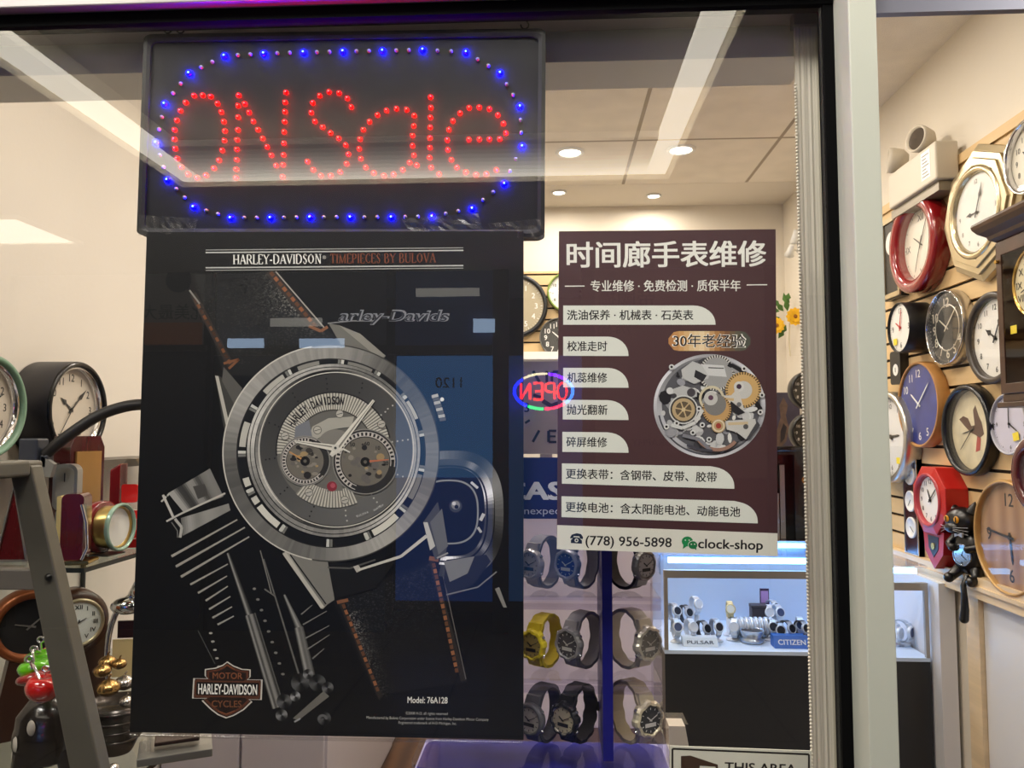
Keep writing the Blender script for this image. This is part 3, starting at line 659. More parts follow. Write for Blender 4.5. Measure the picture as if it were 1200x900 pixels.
A.ring(390, 527, 0, 66, (98, 96, 91))
fcx, fcy = 391, 527
A.ring(fcx, fcy, 47, 67, lambda a, i: (188, 184, 172) if i % 2 else (112, 109, 102), 12, 184, 110)
A.ring(fcx, fcy, 66.4, 68, (30, 30, 31), 12, 186); A.ring(fcx, fcy, 45.6, 47.2, (60, 58, 55), 20, 160)
for i, ch in enumerate('HARLEY-DAVIDSON'):
    a = 149-i*4.9; r = 53.5; x = fcx+r*math.cos(math.radians(a)); y = fcy-r*math.sin(math.radians(a))
    A.text(ch, x, y, 9.5, (28, 27, 30), width=4.5 if ch not in '-I' else 2.0, bold=.05, ang=90-a) if ch != '-' else A.text('-', x, y, 9.5, (28, 27, 30), width=2.2, bold=.02, ang=90-a)
    A.Y += A.step
A.up()
A.poly([(362, 512), (366, 500), (385, 490), (415, 488), (412, 500), (390, 503), (372, 514)], (158, 155, 145)); A.poly([(346, 500), (362, 492), (366, 512), (345, 514)], (112, 114, 120))
A.ring(393, 525, 0, 22, (120, 117, 110), 20, 170)
A.ring(391, 527, 47, 68, lambda a, i: (186, 182, 170) if i % 2 else (116, 113, 106), 229, 294, 40)
A.poly([(385, 565), (400, 560), (402, 575), (383, 576)], (106, 104, 98)); A.disc(389, 570, 6, (126, 44, 54), 14); A.disc(390, 569, 3, (160, 74, 84), 10)
for x, y in ((372, 504), (398, 485), (334, 511), (447, 497), (362, 577), (404, 586)):
    A.disc(x, y, 5, (90, 88, 82), 16); A.disc(x, y, 4.2, (170, 166, 156), 16); A.line([(x-3.4, y+1), (x+3.4, y-1)], .8, 70)
# sub-dials
rnd = random.Random(9)
for sx_, sy_, r, gold in ((357.5, 540, 29.5, 1), (428, 541, 38.5, 0)):
    A.ring(sx_, sy_, 0, r, (44, 43, 42)); A.ring(sx_, sy_, r-1.3, r, (128, 126, 120)); A.ring(sx_, sy_, 0, r*.74, (104, 99, 90)); 
    for i in range(26):
        a = rnd.uniform(0, 6.28); q = rnd.uniform(.2, .68)*r; x, y = sx_+q*math.cos(a), sy_+q*math.sin(a); w = rnd.uniform(1.5, 5)
        A.disc(x, y, w, rnd.choice([(128, 122, 112), (60, 56, 52), (40, 38, 38), (150, 128, 92), (96, 92, 88)]), 9, rnd.uniform(.5, 1)); A.Y += A.step*.5
    for q, t0, t1 in ((.92, 60, 320), (.78, 60, 320)) if gold else ((.9, -10, 250), (.78, -10, 250)):
        A.ring(sx_, sy_, r*q-.5, r*q+.5, (176, 170, 164), t0, t1); A.Y += A.step
    A.up(); A.ring(sx_, sy_, r*.79, r*.89, lambda a, i: (180, 174, 166) if i % 2 else (30, 29, 30), 75 if gold else 0, 310 if gold else 240, 56)
    A.disc(sx_, sy_+.3, 5.6, (26, 25, 24)); A.disc(sx_, sy_+.3, 2, (90, 86, 78))
    a = math.radians(150 if gold else 5); A.line([(sx_+5*math.cos(a), sy_-5*math.sin(a)), (sx_+r*.72*math.cos(a), sy_-r*.72*math.sin(a))], 2.4, (176, 130, 78) if gold else (178, 104, 76), 1)
for i, n_ in enumerate(('50', '60', '10', '20')): A.text(n_, (413, 430, 443, 452)[i], (523, 522, 527, 545)[i], 4.6, 30, bold=.02)
for i, n_ in enumerate(('0', '5')): A.text(n_, (352, 366)[i], (528, 532)[i], 4.4, 40, bold=.02)
# hands
def hand(A, p, q, w):
    dx, dy = q[0]-p[0], q[1]-p[1]; d = math.hypot(dx, dy); nx, ny = -dy/d*w, dx/d*w; m = (p[0]+dx*.16, p[1]+dy*.16)
    A.poly([(p[0]+nx*.5, p[1]+ny*.5), (m[0]+nx, m[1]+ny), (q[0]+nx*.35, q[1]+ny*.35), q, (q[0]-nx*.35, q[1]-ny*.35), (m[0]-nx, m[1]-ny), (p[0]-nx*.5, p[1]-ny*.5)], (206, 202, 190))
    A.poly([(m[0]+nx*.5, m[1]+ny*.5), (q[0]+nx*.12, q[1]+ny*.12), q, m], (120, 117, 110))
hand(A, (398, 526), (345, 517), 3.6); hand(A, (388, 534), (438, 469), 4.4)
A.line([(388, 534), (402, 526), (410, 530)], 3, (196, 192, 182), 1.4); A.disc(393, 525, 4.4, (196, 192, 182), 14); A.disc(393, 525, 1.7, 60, 8)
for i, ch in enumerate('BULOVA'): A.text(ch, 419+i*2.4, 606-i*.9, 2.6, 190, ang=-20); A.Y += A.step
A.text('WATCH', 444, 596, 2.6, 190, ang=-32)
kid(A, 'printed_watch', PRINT, poster)
# script lettering of the tank
A = art(); A.Y -= 5e-4
A.poly([(318, 374), (362, 373), (382, 378), (376, 383), (345, 382)], (120, 118, 112)) if False else None
A.line([(384, 379), (412, 376), (440, 376)], 1.6, (116, 116, 116)); A.text('arley-Davids', 396, 376, 13.5, (124, 126, 132), width=129, bold=.07, ang=0, align='L', shear=.32); A.text('arley-Davids', 396, 376, 12.5, (34, 36, 42), width=127, bold=.0, ang=0, align='L', shear=.32)
kid(A, 'printed_script', PRINT, poster)
# title, captions
A = art(); A.Y -= 3e-4
for y, c in ((292.2, 150), (295.2, 176), (313.0, 176), (316.0, 150)): A.line([(241, y+.8), (543, y-1.8)], 1.5 if c > 160 else 1.0, (c, c, c*.97))
A.serif('HARLEY-DAVIDSON', 273, 309.6, 11, 104, (224, 222, 214), -.5); A.text('®', 380, 303.5, 4, (200, 198, 190)); A.serif('TIMEPIECES BY BULOVA', 387, 308.6, 11, 124, (120, 66, 44), -.5)
kid(A, 'printed_title', PRINT, poster)
A = art(); A.Y -= 3e-4
A.text('Model: 76A128', 501, 824, 7.6, (226, 224, 216), width=47, bold=.03, ang=.8)
A.text('©2008 H-D, all rights reserved', 500, 837.6, 3.4, (176, 174, 168), width=49, ang=1); A.text('Manufactured by Bulova Corporation under license from Harley-Davidson Motor Company', 501, 843.6, 3.5, (176, 174, 168), width=143, ang=1)
A.text('Registered trademark of H-D Michigan, Inc.', 501, 848.8, 3.4, (176, 174, 168), width=68, ang=1)
kid(A, 'printed_caption', PRINT, poster)
# shield
A = art(); A.Y -= 6e-4
def sc(p): return [(210+x/10, 760+y/10) for x, y in p]
out = [(565, 150), (640, 200), (740, 238), (838, 245), (838, 330), (805, 362), (978, 365), (968, 602), (825, 600), (858, 625), (760, 720), (640, 790), (550, 820), (450, 780), (360, 710), (262, 612), (315, 585), (150, 585), (165, 348), (328, 350), (298, 320), (300, 240), (420, 225), (510, 190)]
def inset(pts, k, c=(563, 480)): return [(c[0]+(x-c[0])*k-(6 if x > c[0] else -6)*(1-k)*10, c[1]+(y-c[1])*k) for x, y in pts]
A.poly(sc(out), (196, 190, 180)); A.poly(sc(inset(out, .955)), (24, 20, 18)); A.poly(sc(inset(out, .925)), (84, 48, 34)); A.poly(sc(inset(out, .84)), (34, 24, 20))
A.poly(sc([(180, 372), (960, 384), (950, 580), (168, 566)]), (84, 50, 36)); A.poly(sc([(205, 392), (935, 404), (926, 556), (195, 544)]), (18, 16, 15))
A.text('HARLEY-DAVIDSON', 266.7, 813.6, 12.4, (236, 233, 224), width=69, bold=.03, ang=.9); A.text('MOTOR', 266.6, 795.5, 7.6, (128, 78, 52), width=35, bold=.02, ang=.6)
A.text('CYCLES', 265.5, 828.6, 8.0, (120, 76, 50), width=35, bold=.02, ang=.6)
A.line(sc([(480, 240), (565, 195), (650, 245)]), 1.2, (120, 72, 48)); A.line(sc([(450, 730), (550, 770), (650, 730)]), 1.4, (120, 72, 48))
kid(A, 'printed_emblem', PRINT, poster)
# bottom clear edge of the poster sleeve
mb = MB(); a = [P(152, 859, YP+.001), P(613, 868, YP+.001)]; mb.tube([a[0]+Vector((0, 0, -.003)), a[1]+Vector((0, 0, -.003))], .0025, 8)
kid(mb, 'sleeve_edge', glassmat('clear_plastic', 1.6, (.9, .9, .9), .05), poster)

# ---- the maroon service poster
mp = thing('service_poster', 'maroon Chinese watch-repair poster with white lettering and a printed movement', 'poster', T(*P(782, 650, YP)))
px = [(655, 271), (909, 268.6), (911.5, 652), (652.5, 643.5)]
a = [P(x, y, YP) for x, y in px]; b = [v+Vector((0, .0015, 0)) for v in a]; mb = MB(); mb.hexa([a[3], a[2], a[1], a[0]], [b[3], b[2], b[1], b[0]])
kid(mb, 'sheet', mat('maroon_print', (66, 38, 40), .5, var=.05, vs=10), mp)
A = art(); WH = (224, 224, 214); DK = (20, 18, 20)
A.text('时间廊手表维修', 664, 311.0, 26, WH, width=234, bold=.035, ang=-.4, align='L', asc=.80)
A.text('专业维修 · 免费检测 · 质保半年', 692, 340.6, 11.5, WH, width=176, bold=.018, ang=-.2, align='L', asc=.80)
A.line([(662, 335.4), (685, 335.2)], 1.2, WH); A.line([(875, 333.9), (899, 333.6)], 1.2, WH)
kid(A, 'printed_title', PRINT, mp)
A = art()
def bar(x0, y0, x1, y1, sl0, sl1, txt, tw, rr):
    pts = [(x0, y0), (x1-rr, y0+sl0*(x1-rr-x0))]
    for i in range(1, 9):
        t = PI/2*i/8; pts.append((x1-rr+rr*math.sin(t), y0+sl0*(x1-x0)+(y1-y0)*.95*(1-math.cos(t))))
    pts += [(x1, y1+sl1*(x1-x0)), (x0, y1)]
    A.poly(pts, (214, 216, 206)); A.Y += A.step
    A.up(); A.text(txt, x0+4.5, (y0+y1)/2+4.7+(sl0*8), 10.2, DK, width=tw, bold=.024, ang=math.degrees((sl0+sl1)/2), align='L', asc=.80); A.Y += A.step
bar(660, 358, 838.5, 380.5, 0, 0, '洗油保养 · 机械表 · 石英表', 148, 26)
bar(660, 394.5, 736.5, 417, 0, .003, '校准走时', 47, 24); bar(660, 431, 736.5, 454, .003, .005, '机蕊维修', 47, 24)
bar(659.5, 468.5, 736.5, 491.5, .008, .010, '抛光翻新', 48, 24); bar(659, 506, 736.5, 529.5, .012, .014, '碎屏维修', 48, 24)
bar(658.5, 543, 860.5, 566.8, .019, .030, '更换表带：含钢带、皮带、胶带', 177, 28); bar(658, 581.5, 888, 606, .027, .032, '更换电池：含太阳能电池、动能电池', 205, 28)
kid(A, 'printed_list', PRINT, mp)
A = art()
n = 16; tops = [(783+7+(90*(i)/n), 388.0) for i in range(n+1)]; bots = [(783+7+(90*i/n), 411.3) for i in range(n+1)]
stops = [(170, 118, 70), (196, 148, 92), (214, 186, 140), (226, 204, 166), (176, 128, 76), (120, 86, 58), (84, 84, 70), (74, 78, 70)]
for i in range(n):
    f = (i+.5)/n*(len(stops)-1); k = min(int(f), len(stops)-2); f -= k; c = tuple(stops[k][j]+(stops[k+1][j]-stops[k][j])*f for j in range(3))
    def hh(x):
        d = min(x-783, 880-x); return 11.6*math.sqrt(max(0, 1-max(0, (11.6-d)/11.6)**2))
    xa, xb = 783.4+96*i/n, 783.4+96*(i+1)/n
    A.add(A.W([(xa, 399.6-hh(xa)), (xb, 399.6-hh(xb)), (xb, 399.6+hh(xb)), (xa, 399.6+hh(xa))]), [(0, 1, 2, 3)], col=g(c))
A.up(); A.text('30年老经验', 831, 406, 14, (236, 232, 222), width=87, bold=.05, ang=.6, asc=.80); A.text('30年老经验', 831, 405.8, 13.4, (28, 24, 24), width=84, bold=.012, ang=.6, asc=.80)
kid(A, 'printed_badge', PRINT, mp)
# printed movement
A = art(); mx_, my_ = 831.5, 476
def mp_(p): return [(750+x/6, 400+y/6) for x, y in p]
A.ring(mx_, my_, 0, 65.5, lambda a, i: (lambda v: (v, v, v*1.02))(150+34*math.sin(math.radians(a*2+30))), ky=.93, n=120)
A.ring(mx_, my_, 62, 65.6, lambda a, i: (lambda v: (v, v, v*1.02))(186+30*math.sin(math.radians(a*3))), ky=.93, n=120); A.ring(mx_+2, my_-2, 0, 58, (84, 84, 88), ky=.93)
A.ring(mx_, my_+1, 59, 61, (70, 70, 76), 190, 330, ky=.93)
rnd = random.Random(21); tones = [(190, 190, 188), (168, 168, 168), (206, 206, 202), (146, 146, 150), (60, 60, 64), (30, 30, 34), (214, 212, 206)]
for i in range(120):
    a = rnd.uniform(0, 6.28); q = 56*math.sqrt(rnd.random()); x, y = mx_+q*math.cos(a), my_+q*.93*math.sin(a); w = rnd.uniform(2, 8.5); an = rnd.uniform(0, 3.1); e = rnd.uniform(.25, .9)
    A.poly([(x+w*math.cos(t)*math.cos(an)-w*e*math.sin(t)*math.sin(an), y+w*math.cos(t)*math.sin(an)+w*e*math.sin(t)*math.cos(an)) for t in [2*PI*k/9 for k in range(9)]], rnd.choice(tones))
def gear(x, y, r0, r1, c, n=44, hole=None):
    A.ring(x, y, r0, r1, lambda a, i: c if i % 2 else tuple(v*.45 for v in c), n=n*2); A.ring(x, y, 0, r1*.86, c); A.ring(x, y, 0, r0*.7, hole or (50, 46, 42))
# top barrel, bridges
A.ring(840, 437, 0, 20, (150, 150, 148)); A.ring(840, 437, 18, 21, lambda a, i: (200, 198, 190) if i % 2 else (60, 58, 56), n=80)
A.poly(mp_([(290, 200), (370, 140), (500, 190), (480, 260), (380, 300), (300, 260)]), (182, 182, 180)); A.poly(mp_([(390, 200), (470, 240), (440, 285), (380, 250)]), (40, 40, 44))
A.poly(mp_([(430, 160), (590, 170), (610, 250), (480, 240)]), (198, 198, 196)); A.line(mp_([(480, 185), (590, 190)]), 1.2, 70)
A.line(mp_([(620, 160), (720, 210), (780, 290), (810, 420), (850, 480)]), 5, (26, 26, 30)); A.line(mp_([(640, 190), (720, 240), (775, 320)]), 3, (150, 150, 150))
gear(871, 457, 15, 21, (196, 160, 104), 40, (190, 188, 182)); A.disc(866, 453, 6, (200, 198, 192)); A.disc(866, 453, 3, (60, 40, 60))
A.poly(mp_([(480, 380), (640, 380), (690, 330), (730, 470), (700, 510), (620, 440), (500, 420)]), (196, 192, 184)); A.line(mp_([(540, 400), (660, 410)]), 3, (190, 164, 120)); A.poly(mp_([(640, 420), (740, 500), (690, 520), (620, 470)]), (36, 36, 40))
A.ring(834, 467, 12, 15, (196, 186, 158)); A.ring(834, 467, 6, 9, (214, 212, 206)); A.disc(833, 465.5, 4.2, (206, 204, 200)); A.disc(833, 465.5, 2.2, (110, 60, 90))
gear(840, 480, 9, 17, (186, 148, 96), 36); A.ring(838, 474, 0, 13, (120, 118, 114)); A.disc(833, 467, 8, (188, 186, 180)); A.disc(833, 466, 3, (90, 60, 80))
# left wheel and bridges
A.poly(mp_([(220, 340), (300, 310), (400, 340), (400, 390), (330, 400), (230, 400)]), (176, 176, 174)); A.disc(810, 460, 5, (70, 66, 70)); A.disc(785, 458, 4, (200, 200, 198)); A.disc(790, 464, 3, (60, 60, 62))
A.ring(801, 480, 0, 17, (196, 196, 192)); A.ring(801, 480, 13.4, 15.4, (58, 54, 50)); A.ring(801, 480, 9.5, 13.4, (178, 156, 118)); A.ring(801, 480, 0, 9.5, (92, 80, 62))
for k in range(6):
    a = k*PI/3+.2; A.line([(801, 480), (801+10*math.cos(a), 480+10*math.sin(a))], 1.5, (190, 166, 124)); A.Y += A.step
A.up(); A.disc(801, 480, 2.4, (200, 180, 140)); A.line(mp_([(220, 590), (300, 610), (390, 570), (440, 480)]), 4, (200, 200, 196))
# lower right bridge, balance
A.poly(mp_([(600, 560), (810, 545), (820, 590), (745, 690), (680, 640), (610, 620)]), (190, 188, 182)); A.line(mp_([(620, 580), (760, 575)]), 3.4, (196, 176, 140)); A.poly(mp_([(745, 690), (825, 560), (845, 590), (770, 690)]), (66, 66, 70))
A.disc(842, 499, 8.2, (176, 150, 110)); A.ring(842, 499, 5.6, 7.2, (210, 196, 170)); A.disc(842, 499, 3.2, (150, 60, 50)); A.disc(874, 500, 3, (80, 80, 80)); A.disc(866, 474, 2.8, (110, 110, 110))
A.ring(841, 500, 25, 29, (150, 116, 100), 215, 320); A.ring(841, 500, 29, 30.5, (50, 46, 46), 215, 325)
for x, y in ((823, 498), (831, 515), (781, 500), (819, 479), (893, 463), (891, 483), (812, 507), (793, 496), (787, 430), (872, 432)): A.disc(x, y, 3.2, (205, 205, 202), 12); A.disc(x, y, 1.6, 40, 8)
A.line(mp_([(300, 660), (420, 690), (500, 770)]), 4, (120, 120, 126)); A.line(mp_([(330, 730), (420, 760), (510, 770)]), 3, (64, 64, 72))
kid(A, 'printed_movement', PRINT, mp)
A = art()
A.poly([(653.0, 615.3), (911.2, 625.0), (911.5, 652), (652.5, 643.5)], (214, 212, 200))
ang = 1.5
A.text('(778) 956-5898', 686, 638.5, 11.4, (24, 22, 24), width=101, bold=.022, ang=ang, align='L'); A.text('clock-shop', 818, 642.2, 11.6, (24, 22, 24), width=76, bold=.028, ang=ang, align='L')
# telephone pictogram
A.poly([(668, 630), (670, 626.5), (676, 624.8), (681, 626), (683.3, 629.5), (683, 632), (679.6, 631), (679, 628.6), (672.5, 628.2), (671.6, 630.6), (668.5, 631)], (24, 22, 24)); A.poly([(672.5, 629.5), (678.5, 630), (682, 633.5), (682, 637.2), (669, 636.4), (669, 633)], (24, 22, 24)); A.disc(675.6, 633.2, 2.3, (214, 212, 200), 12); A.disc(675.6, 633.2, 1.2, (24, 22, 24), 10)
# two speech bubbles
A.disc(805.5, 634.5, 6.6, (30, 128, 72), 20, .88); A.poly([(801, 638), (800, 643.5), (805, 640)], (30, 128, 72)); A.disc(812, 638.6, 5.8, (214, 212, 200), 20, .88); A.disc(812, 638.8, 5.2, (24, 110, 62), 20, .88); A.poly([(813, 642), (816, 645), (816, 640)], (24, 110, 62))
for x, y in ((803.2, 633), (807.6, 633), (810.2, 637.8), (814, 637.8)): A.disc(x, y, .8, (214, 214, 200), 8); A.Y += A.step
kid(A, 'printed_contact_strip', PRINT, mp)

# ---- area notice, cut by the lower edge of the frame
nt = thing('notice_sign', 'white THIS AREA notice with black border on the glass, low beside the blind', 'sign', T(*P(868, 905, YP)))
px = [(785, 874), (951, 880), (952, 1010), (784, 1004)]
a = [P(x, y, YP) for x, y in px]; b = [v+Vector((0, .0015, 0)) for v in a]; mb = MB(); mb.hexa([a[3], a[2], a[1], a[0]], [b[3], b[2], b[1], b[0]])
kid(mb, 'sheet', mat('notice_white', (208, 206, 190), .5), nt)
A = art(); A.line([(788, 1000), (788, 877.5), (948, 884), (948, 1004)], 2.2, (30, 27, 25))
A.text('THIS AREA', 849, 904, 11.4, (34, 30, 28), width=84, bold=.03, ang=1.9, align='L', asc=.73)
kid(A, 'printed_lettering', PRINT, nt)
A = art(); A.poly([(798, 960), (798, 886), (809, 885.4), (841, 896), (842, 904), (820, 960)], (64, 46, 34)); A.poly([(819, 920), (820, 897.5), (838, 898.5), (841, 903), (836, 920)], (208, 206, 190)); kid(A, 'printed_camera', PRINT, nt)
# ================================================================== LED SIGN
sg = thing('led_sign', 'black light-up sign with red dotted letters and a blue dotted border', 'sign', T(*P(400, 278, 1.135)))
def loopP(px, Y): return [P(x, y, Y) for x, y in px]
def skew(pts):                                 # rounded rectangle in 0..1 laid on the four corners of the sign
    out = []
    for u, v in pts:
        xl, yl = 168.5-8.5*v, 40+236*v; xr, yr = 639.5-1.5*v, 33+245*v
        out.append((xl+(xr-xl)*u, yl+(yr-yl)*u))
    return out
def rr(m, r=.025): return skew([(x, y*1.0) for x, y in rrect(m, m*2, 1-m, 1-m*2, r)])
def slab(name, px0, Y0, Y1, m):
    n = len(px0); a = loopP(px0, Y0); b = [Vector((v.x, Y1, v.z)) for v in a]; mb = MB()
    mb.add(a+b, [tuple(range(n)), tuple(range(2*n-1, n-1, -1))]+[(i, i+n, (i+1) % n+n, (i+1) % n) for i in range(n)]); return kid(mb, name, m, sg)
SB = mat('sign_board_black', (26, 26, 28), .55, spec=.15)
slab('board', rr(.001), 1.1312, 1.148, SB)
mb = MB(); n = len(rr(0)); o0, o1, o2 = loopP(rr(0), 1.1265), loopP(rr(.009), 1.1258), loopP(rr(.018), 1.1272)
ob = [Vector((v.x, 1.15, v.z)) for v in o0]; o3 = [Vector((v.x, 1.1311, v.z)) for v in o2]
vs = ob+o0+o1+o2+o3; fs = []
for q in range(4):
    for i in range(n): j = (i+1) % n; fs.append((q*n+i, q*n+j, (q+1)*n+j, (q+1)*n+i))
mb.add(vs, fs, smooth=False); kid(mb, 'frame', mat('sign_frame_black', (14, 14, 15), .5, spec=.3), sg)
def crop(x0, pts, sc=3.215, y0=20): return [(x0+x/sc, y0+y/sc) for x, y in pts]
blue = crop(150, [(388, 757), (249, 716), (150, 614), (108, 474), (140, 328), (232, 213), (365, 148), (513, 139), (662, 135), (811, 131)])+crop(400, [(156, 129), (307, 125), (470, 134), (598, 212), (673, 338), (681, 488), (614, 629), (493, 722), (342, 752), (189, 755), (35, 755)])+crop(150, [(687, 755), (538, 757)])
letters = [('O', 150, [(250,297),(283,296),(313,300),(338,327),(353,359),(362,395),(366,430),(364,466),(356,503),(344,540),(325,570),(295,597),(262,606),(228,593),(202,565),(187,534),(179,497),(176,461),(177,426),(185,390),(199,354),(219,323)]),
 ('N', 150, [(418,296),(416,335),(416,378),(415,426),(412,463),(411,499),(411,538),(409,574),(408,606),(441,328),(457,360),(473,394),(491,425),(508,458),(525,490),(541,521),(559,560),(596,285),(593,322),(592,358),(591,395),(589,433),(588,476),(587,520),(585,557),(584,603)]),
 ('S', 150, [(842,340),(827,307),(796,287),(758,283),(723,297),(697,324),(691,361),(705,394),(734,415),(764,437),(794,457),(821,483),(831,517),(824,553),(800,584),(765,598),(728,598),(699,576),(677,545)]),
 ('a', 400, [(275,372),(247,350),(208,346),(171,353),(137,370),(107,395),(83,425),(71,460),(68,497),(74,534),(93,567),(123,588),(161,598),(198,593),(232,576),(258,549),(273,411),(269,447),(269,485),(274,521),(285,559)]),
 ('l', 400, [(337,303),(338,342),(336,379),(335,416),(334,456),(334,492),(333,530),(339,567),(369,592)]),
 ('e', 400, [(481,462),(520,461),(558,461),(597,460),(620,438),(611,402),(590,370),(558,347),(520,341),(482,343),(448,363),(421,392),(406,425),(400,464),(402,501),(415,538),(436,567),(470,585),(508,594),(547,592),(585,577)])]
def ledmesh(name, rgb, e, tip, et, r):
    mb = MB(); mb.lathe([(r*1.12, 0), (r*1.12, .0009), (r, .0011), (r, .0026), (r*.86, .0036), (r*.55, .0044), (r*.34, .0047)], 14)
    mb.lathe([(r*.34, .0047), (r*.34, .0052), (r*.2, .0056), (.00001, .0057)], 10, mi=1)
    o = mb.build(name, [mat(name+'_lens', rgb, .3, emit=e), mat(name+'_tip', tip, .3, emit=et)]); me = o.data; bpy.data.objects.remove(o); return me
RM = ledmesh('red_led', (255, 0, 0), 130.0, (255, 130, 110), 3.0, .0024)
BM = ledmesh('blue_led', (0, 0, 255), 520.0, (110, 190, 255), 6.0, .0038)
mb = MB(); mb.lathe([(.0028, 0), (.0028, .003), (.0016, .0046), (.00001, .005)], 12); o = mb.build('unlit_led', mat('unlit_lens', (150, 150, 165), .15, spec=.8)); UM = o.data; bpy.data.objects.remove(o)
YL = 1.1310
def led(me, name, p, lab=None):
    o = bpy.data.objects.new(name, me); COL.objects.link(o); o.parent = sg; o.matrix_parent_inverse = sg.matrix_world.inverted(); o.matrix_basis = faceC(P(*p, YL)); return o
for p in blue: led(BM, 'blue_led', p)
allred = [p for ch, x0, pts in letters for p in crop(x0, pts)]
for p in allred[:100]: led(RM, 'red_led', p)
mb = MB()
rest = MB()
for p in allred[100:]:
    M = faceC(P(*p, YL)); rest.add([v.co for v in RM.vertices], [tuple(f.vertices) for f in RM.polygons], M, smooth=True)
    for i, f in enumerate(RM.polygons): rest.mi[len(rest.f)-len(RM.polygons)+i] = f.material_index
o = kid(rest, 'remaining_red_led', list(RM.materials), sg); o['kind'] = 'stuff'
for i in range(len(blue)):
    a, b = blue[i], blue[(i+1) % len(blue)]
    for t in (.345, .655): led(UM, 'unlit_led', (a[0]+(b[0]-a[0])*t, a[1]+(b[1]-a[1])*t))
for x, y0 in ((196, 26), (211, 30), (614.5, 22)):
    q = MB(); top = P(x, y0-14, 1.138); e = P(x+.5, 39 if x < 400 else 34, 1.138)
    pts = [top, Vector((top.x, 1.138, (top.z+e.z)/2+.004))]+[Vector((e.x+.006*math.sin(t*.7), 1.138, e.z+.006+.006*math.cos(t*.7))) for t in range(1, 8)]
    q.tube(pts, .0011, 6); kid(q, 'hanging_hook', mat('dark_wire', (40, 38, 36), .4, .6), sg)
# shreds of clear tape holding the lower edge
TAPE = glassmat('clear_tape', 1.7, (.86, .86, .86), .22)
rnd = random.Random(2)
for nm, pts in (('tape_strip', [(163, 252), (232, 256), (228, 274), (162, 276)]), ('tape_strip', [(470, 256), (560, 250), (566, 268), (480, 272)]), ('tape_strip', [(572, 262), (636, 256), (638, 280), (578, 277)])):
    q = MB(); n = 14; rows = []
    for i in range(n+1):
        t = i/n
        for v in range(4):
            x = (pts[0][0]*(1-t)+pts[1][0]*t)*(1-v/3)+(pts[3][0]*(1-t)+pts[2][0]*t)*v/3; y = (pts[0][1]*(1-t)+pts[1][1]*t)*(1-v/3)+(pts[3][1]*(1-t)+pts[2][1]*t)*v/3
            rows.append(P(x, y, 1.1222+rnd.uniform(0, .0018)))
    q.add(rows, [(i*4+v, i*4+v+1, i*4+v+5, i*4+v+4) for i in range(n) for v in range(3)], smooth=False); kid(q, nm, TAPE, sg)

# ================================================================== BLIND
bl = thing('vertical_blind', 'pale woven fabric blind gathered in a narrow strip beside the window post', 'blind', T(*P(958, 900, 1.165)))
FAB = wavemat('blind_weave', (203, 195, 179), (197, 189, 173), 60, .85, 'X', .6, .3)
xa, xb = P(941, 450, 1.165).x, P(976, 450, 1.165).x; zt_ = P(950, 28, 1.165).z
mb = MB(); n = 10; prof = []
for i in range(n+1): prof.append((xa+(xb-xa)*i/n, 1.165+.0006*math.cos(i*PI)))
vs = []; 
for x, y in prof: vs += [(x, y, .25), (x, y, zt_)]
for x, y in prof[::-1]: vs += [(x, y+.004, .25), (x, y+.004, zt_)]
m2 = len(vs)//2
mb.add(vs, [(i*2, ((i+1) % m2)*2, ((i+1) % m2)*2+1, i*2+1) for i in range(m2)]+[tuple(i*2 for i in range(m2))[::-1], tuple(i*2+1 for i in range(m2))])
kid(mb, 'fabric', FAB, bl)
mb = MB(); mb.box((xa-.002, 1.158, zt_-.004), (xb+.002, 1.178, zt_+.03)); kid(mb, 'clamp', ALUB, bl)
mb = MB(); x = P(939.5, 450, 1.162).x; z = P(939, 100, 1.162).z; i = 0
while z > .4:
    mb.sphere(.0021, T(x, 1.158, z), 8, 6); z -= .0052
o = kid(mb, 'bead_chain', mat('bead_white', (222, 214, 196), .35), bl); o['label'] = 'fine cream bead chain'
# ================================================================== generic clock
def num_ring(mb, r, h, which, bold=.02, font=None, M=None):
    for n in which:
        a = PI/2-2*PI*n/12; s = str(n) if font is None else font[n-1]
        mb.text(s, h*1.38, T(r*math.cos(a), r*math.sin(a)-h*.5, 0), bold)
ROM = ['I', 'II', 'III', 'IV', 'V', 'VI', 'VII', 'VIII', 'IX', 'X', 'XI', 'XII']
def add_hand(root, name, ang, length, w, z, m, tail=.18, style='taper'):
    a = PI/2-math.radians(ang); c, s = math.cos(a), math.sin(a); b = MB()
    M = Matrix(((c, -s, 0, 0), (s, c, 0, 0), (0, 0, 1, 0), (0, 0, 0, 1)))
    if style == 'spade': pts = [(-tail*length, -w*.5), (length*.5, -w*.35), (length*.6, -w*1.3), (length*.78, -w*.5), (length, 0), (length*.78, w*.5), (length*.6, w*1.3), (length*.5, w*.35), (-tail*length, w*.5)]
    else: pts = [(-tail*length, -w*.5), (length*.85, -w*.4), (length, 0), (length*.85, w*.4), (-tail*length, w*.5)]
    b.prism(pts, z, z+.0012, M); b.cyl(w*.9, z, z+.002, 14); return b.build(name, m, root)
